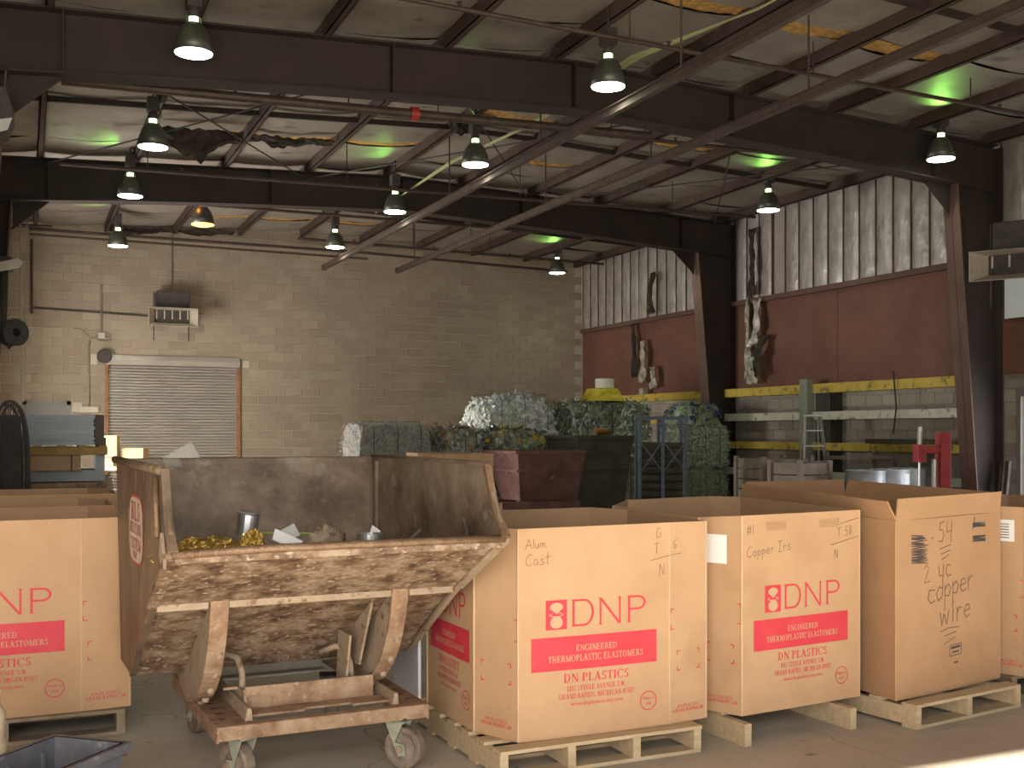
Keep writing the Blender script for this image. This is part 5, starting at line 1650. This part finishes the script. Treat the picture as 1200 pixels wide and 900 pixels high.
# ------------------------------------------------------------------ skips
def skip(label, poly_top, poly_bot, z0, z1, m, seed, ribs=True):
    cx = sum(p[0] for p in poly_top) / 4
    cy = sum(p[1] for p in poly_top) / 4
    t = thing('steel_skip', label, 'skip', (cx, cy, z0), 0, 'steel skips in the background')
    r = lambda ps, z: [(p[0] - cx, p[1] - cy, z) for p in ps]
    H = z1 - z0
    for i in range(4):
        a, b = poly_bot[i], poly_bot[(i + 1) % 4]
        c, d = poly_top[(i + 1) % 4], poly_top[i]
        MB().add(r([a], 0) + r([b], 0) + r([c], H) + r([d], H), [(0, 1, 2, 3)]).build('wall', m, t, solid=.02)
        if ribs:
            f = .62
            e0 = tuple(a[k] + (d[k] - a[k]) * f for k in (0, 1))
            e1 = tuple(b[k] + (c[k] - b[k]) * f for k in (0, 1))
            MB().bar(r([e0], H * f)[0], r([e1], H * f)[0], .06, .045).build('rib', m, t)
        MB().bar(r([d], H)[0], r([c], H)[0], .07, .05).build('rim', m, t)
    MB().add(r(poly_bot, .02), [(0, 1, 2, 3)]).build('floor_plate', m, t, solid=.02)
    return t
skip('dark red steel skip on timber in front of the bales', [(7.56, 16.85), (8.78, 16.75), (8.85, 17.75), (7.40, 17.95)], [(7.66, 16.98), (8.70, 16.90), (8.75, 17.6), (7.62, 17.7)], .43, 1.245, M_skid_red, 1)
wp = MB()
pp = thing('timber_pile', 'timbers under the dark red skip', 'timber', (8.15, 17.3, 0))
for k, (x0, x1, y0, y1, z0, z1) in enumerate(((-.9, .55, -.52, -.40, .30, .42), (-.5, .65, -.30, -.18, .30, .42), (-.7, .60, .15, .27, .30, .42), (-.62, -.5, -.5, .4, .15, .30), (.36, .5, -.5, .4, .15, .30), (-.05, .08, -.55, .4, .15, .30), (-.7, .6, -.5, -.38, 0, .15), (-.7, .6, .1, .25, 0, .15))):
    MB().bx(x0, x1, y0, y1, z0, z1).build('timber', M_pallet_old if k % 2 else M_skid_red, pp, bevel=.006)
skip('tall dark green skip behind the dark red one', [(8.98, 17.45), (10.1, 17.42), (10.15, 18.1), (8.72, 18.2)], [(9.1, 17.56), (9.95, 17.55), (10.0, 18.0), (8.95, 18.05)], .05, 1.50, M_skid_green, 2)
brl = MB().tube([(0, 0, 0), (.3, .05, .02)], .06, 12).build('pipe_offcut', mat('brass_pipe', (.30, .17, .06), rough=.4, metal=.6))
brl.location = (9.35, 17.48, 1.585)
tag(brl, 'brown pipe offcut lying on the green skip rim', 'pipe')

# ------------------------------------------------------------------ blue rack with dark bundles
rk = thing('blue_rack', 'blue steel rack with cross braces beside the green bale', 'rack', (9.20, 14.95, 0), -.42)
xs_ = (-.36, 0, .36)
for x in xs_:
    MB().bx(x - .022, x + .022, -.03, .03, 0, 1.82).build('upright', M_rackblue, rk)
    MB().bx(x - .022, x + .022, .50, .56, 0, 1.82).build('upright', M_rackblue, rk)
MB().bx(-.40, .40, -.035, .035, 1.78, 1.83).build('top_rail', M_rackblue, rk)
for a, b in ((xs_[0], xs_[1]), (xs_[1], xs_[2])):
    MB().bar((a, -.02, 1.45), (b, -.02, .95) if a < -.1 else (b, -.02, .95), .012, .02).build('brace', M_rackblue, rk)
    MB().bar((a, -.025, .95), (b, -.025, 1.45), .012, .02).build('brace', M_rackblue, rk)
MB().bar((-.36, 0, 1.80), (-.30, 0, 1.86), .05, .05).build('end_cap', M_rackblue, rk)
for k in range(11):
    bn = MB().tube([(-.34, .36 + .03 * math.sin(k), .10 + k * .126), (.34, .36 + .03 * math.cos(k), .10 + k * .126)], [.066, .062], 10).build('dark_bundle', M_log, rk)
    MB().tube([(-.335, .20, .10 + k * .126), (.335, .18, .10 + k * .126)], [.060, .062], 10).build('dark_bundle', M_log, rk)

# ------------------------------------------------------------------ crates, ladder, barrels, press along the right wall
def crate(label, loc, w_, d_, h, rz, slats=4):
    t = thing('slatted_crate', label, 'crate', loc, rz, 'grey crates by the right wall')
    sh = h / slats
    for k in range(slats):
        z0 = k * sh + .012
        for (x0, x1, y0, y1) in ((-w_ / 2, w_ / 2, -d_ / 2, -d_ / 2 + .02), (-w_ / 2, w_ / 2, d_ / 2 - .02, d_ / 2), (-w_ / 2, -w_ / 2 + .02, -d_ / 2, d_ / 2), (w_ / 2 - .02, w_ / 2, -d_ / 2, d_ / 2)):
            MB().bx(x0, x1, y0, y1, z0, z0 + sh - .02).build('slat', M_crate, t)
    for sx in (-1, 1):
        for sy in (-1, 1):
            MB().bx(sx * w_ / 2 - .035, sx * w_ / 2 + .035, sy * d_ / 2 - .035, sy * d_ / 2 + .035, 0, h + .03).build('corner_post', M_crate, t)
    MB().bx(-w_ / 2, w_ / 2, -d_ / 2, d_ / 2, 0, .02).build('bottom', M_crate, t)
    return t
crate('large slatted grey crate right of the green bale', (11.05, 14.6, 0), .9, .75, 1.17, -.05, 7)
crate('small slatted grey crate in front of the ladder', (10.78, 13.6, 0), .62, .6, 1.13, .15, 6)
rk2 = thing('angle_rack', 'low brown angle iron rack behind the crates', 'rack', (12.75, 14.5, 0), 0)
for x in (-.5, .5):
    for y in (-.25, .25):
        MB().bx(x - .025, x + .025, y - .025, y + .025, 0, 1.26).build('upright', M_crate, rk2)
MB().bx(-.55, .55, -.28, .28, 1.14, 1.19).build('shelf', M_crate, rk2)
MB().bx(-.55, .55, -.28, .28, .5, .54).build('shelf', M_crate, rk2)
ld = thing('step_ladder', 'aluminium step ladder leaning by the right wall', 'ladder', (12.72, 15.70, 0), -.45)
for s in (-1, 1):
    MB().bar((s * .26, -.42, 0), (s * .13, 0, 1.88), .035, .06).build('side_rail', M_alu, ld)
    MB().bar((s * .24, .42, 0), (s * .10, .04, 1.84), .03, .03).build('rear_rail', M_alu, ld)
for k in range(6):
    f = (k + 1) / 7
    MB().bx(-.26 + .13 * f, .26 - .13 * f, -.42 + .42 * f - .05, -.42 + .42 * f + .03, 1.88 * f - .012, 1.88 * f + .012).build('step', M_alu, ld)
MB().bx(-.15, .15, -.06, .08, 1.86, 1.89).build('top_cap', M_alu, ld)
def barrel(label, x, y):
    t = thing('steel_barrel', label, 'barrel', (x, y, .132), 0, 'grey barrels by the right wall')
    MB().lathe([(0, .01), (.275, .01), (.285, 0), (.29, .015), (.283, .03), (.283, .29), (.295, .30), (.283, .31), (.283, .58), (.295, .59), (.283, .60), (.283, .86), (.292, .875), (.288, .89), (.275, .89), (.27, .87)], n=32).build('shell', M_barrel, t, smooth=True)
    MB().lathe([(0, .868), (.27, .868), (.272, .86), (0, .86)], n=32).build('lid', M_barrel, t)
    MB().lathe([(0, .868), (.03, .868), (.03, .888), (0, .888)], (.17, 0, 0), 12).build('bung', M_dark, t)
    return t
barrel('grey steel barrel on the left of three', 11.50, 12.98)
br = barrel('middle grey steel barrel of three with a white label', 12.18, 13.2)
MB().grid(lambda u, v: (.2845 * math.cos(-1.55 + .5 * u), .2845 * math.sin(-1.55 + .5 * u), .66 + .16 * v), 6, 2).build('paper_label', M_paper, br)
barrel('grey steel barrel on the right of three', 12.80, 13.5)
pal = pallet('low pallet under the three grey barrels', 11.15, 13.12, 12.62, 13.85, M_pallet_old, 4, .0, 9, 3)
pr = thing('hydraulic_press', 'red upright press with a steel rod near the right column', 'press', (11.35, 11.38, 0), -.3)
MB().bx(-.02, .12, -.09, .09, .06, 1.58).build('column', M_redpress, pr, bevel=.006)
MB().bx(-.30, -.02, -.07, .07, 1.30, 1.40).build('arm', M_redpress, pr, bevel=.006)
MB().bx(-.34, -.22, -.08, .08, 1.18, 1.42).build('head', M_redpress, pr, bevel=.008)
MB().tube([(-.28, 0, 1.42), (-.28, 0, 1.66)], .03, 10).build('cylinder', M_alu, pr)
MB().tube([(-.28, 0, .55), (-.28, 0, 1.18)], .016, 8).build('ram_rod', M_alu, pr)
MB().tube([(-.08, -.02, .45), (-.08, -.02, 1.22)], .036, 10).build('guide_tube', M_alu, pr)
MB().bx(-.45, .25, -.25, .25, 0, .06).build('base_plate', M_redpress, pr, bevel=.006)
MB().bx(-.42, .0, -.15, .15, .40, .46).build('bed', M_redpress, pr)
tag(MB().bx(13.05, 13.3, 13.2, 14.75, 1.392, 1.47).build('old_board', M_log, bevel=.01), 'dark rough board lying on the lower yellow girt', 'board')
tag(MB().bx(13.46, 13.58, 12.95, 13.08, 1.62, 1.74).build('outlet_box', M_heater), 'small pale outlet box under the white girt', 'outlet box')
pipe('hanging_cord', 'thin dark cord hanging down across the girts', [(13.30, 14.35, 2.6), (13.32, 14.3, 2.0), (13.30, 14.35, 1.55)], .014, M_dark, 'cord')
conduit('pale thin conduit on the block wall right of the near column', [(13.55, 11.9, 4.2), (13.55, 11.9, 1.9), (13.55, 11.9, 1.72)], .016)
for i, (x, y) in enumerate(((13.44, 12.34), (13.40, 12.21))):
    tag(MB().bar((x, y, 0), (x + .16, y + .01, 1.15), .05, .07).build('leaning_board', M_log), ('dark board leaning at the bright doorway, left', 'dark board leaning at the bright doorway, right')[i], 'board')
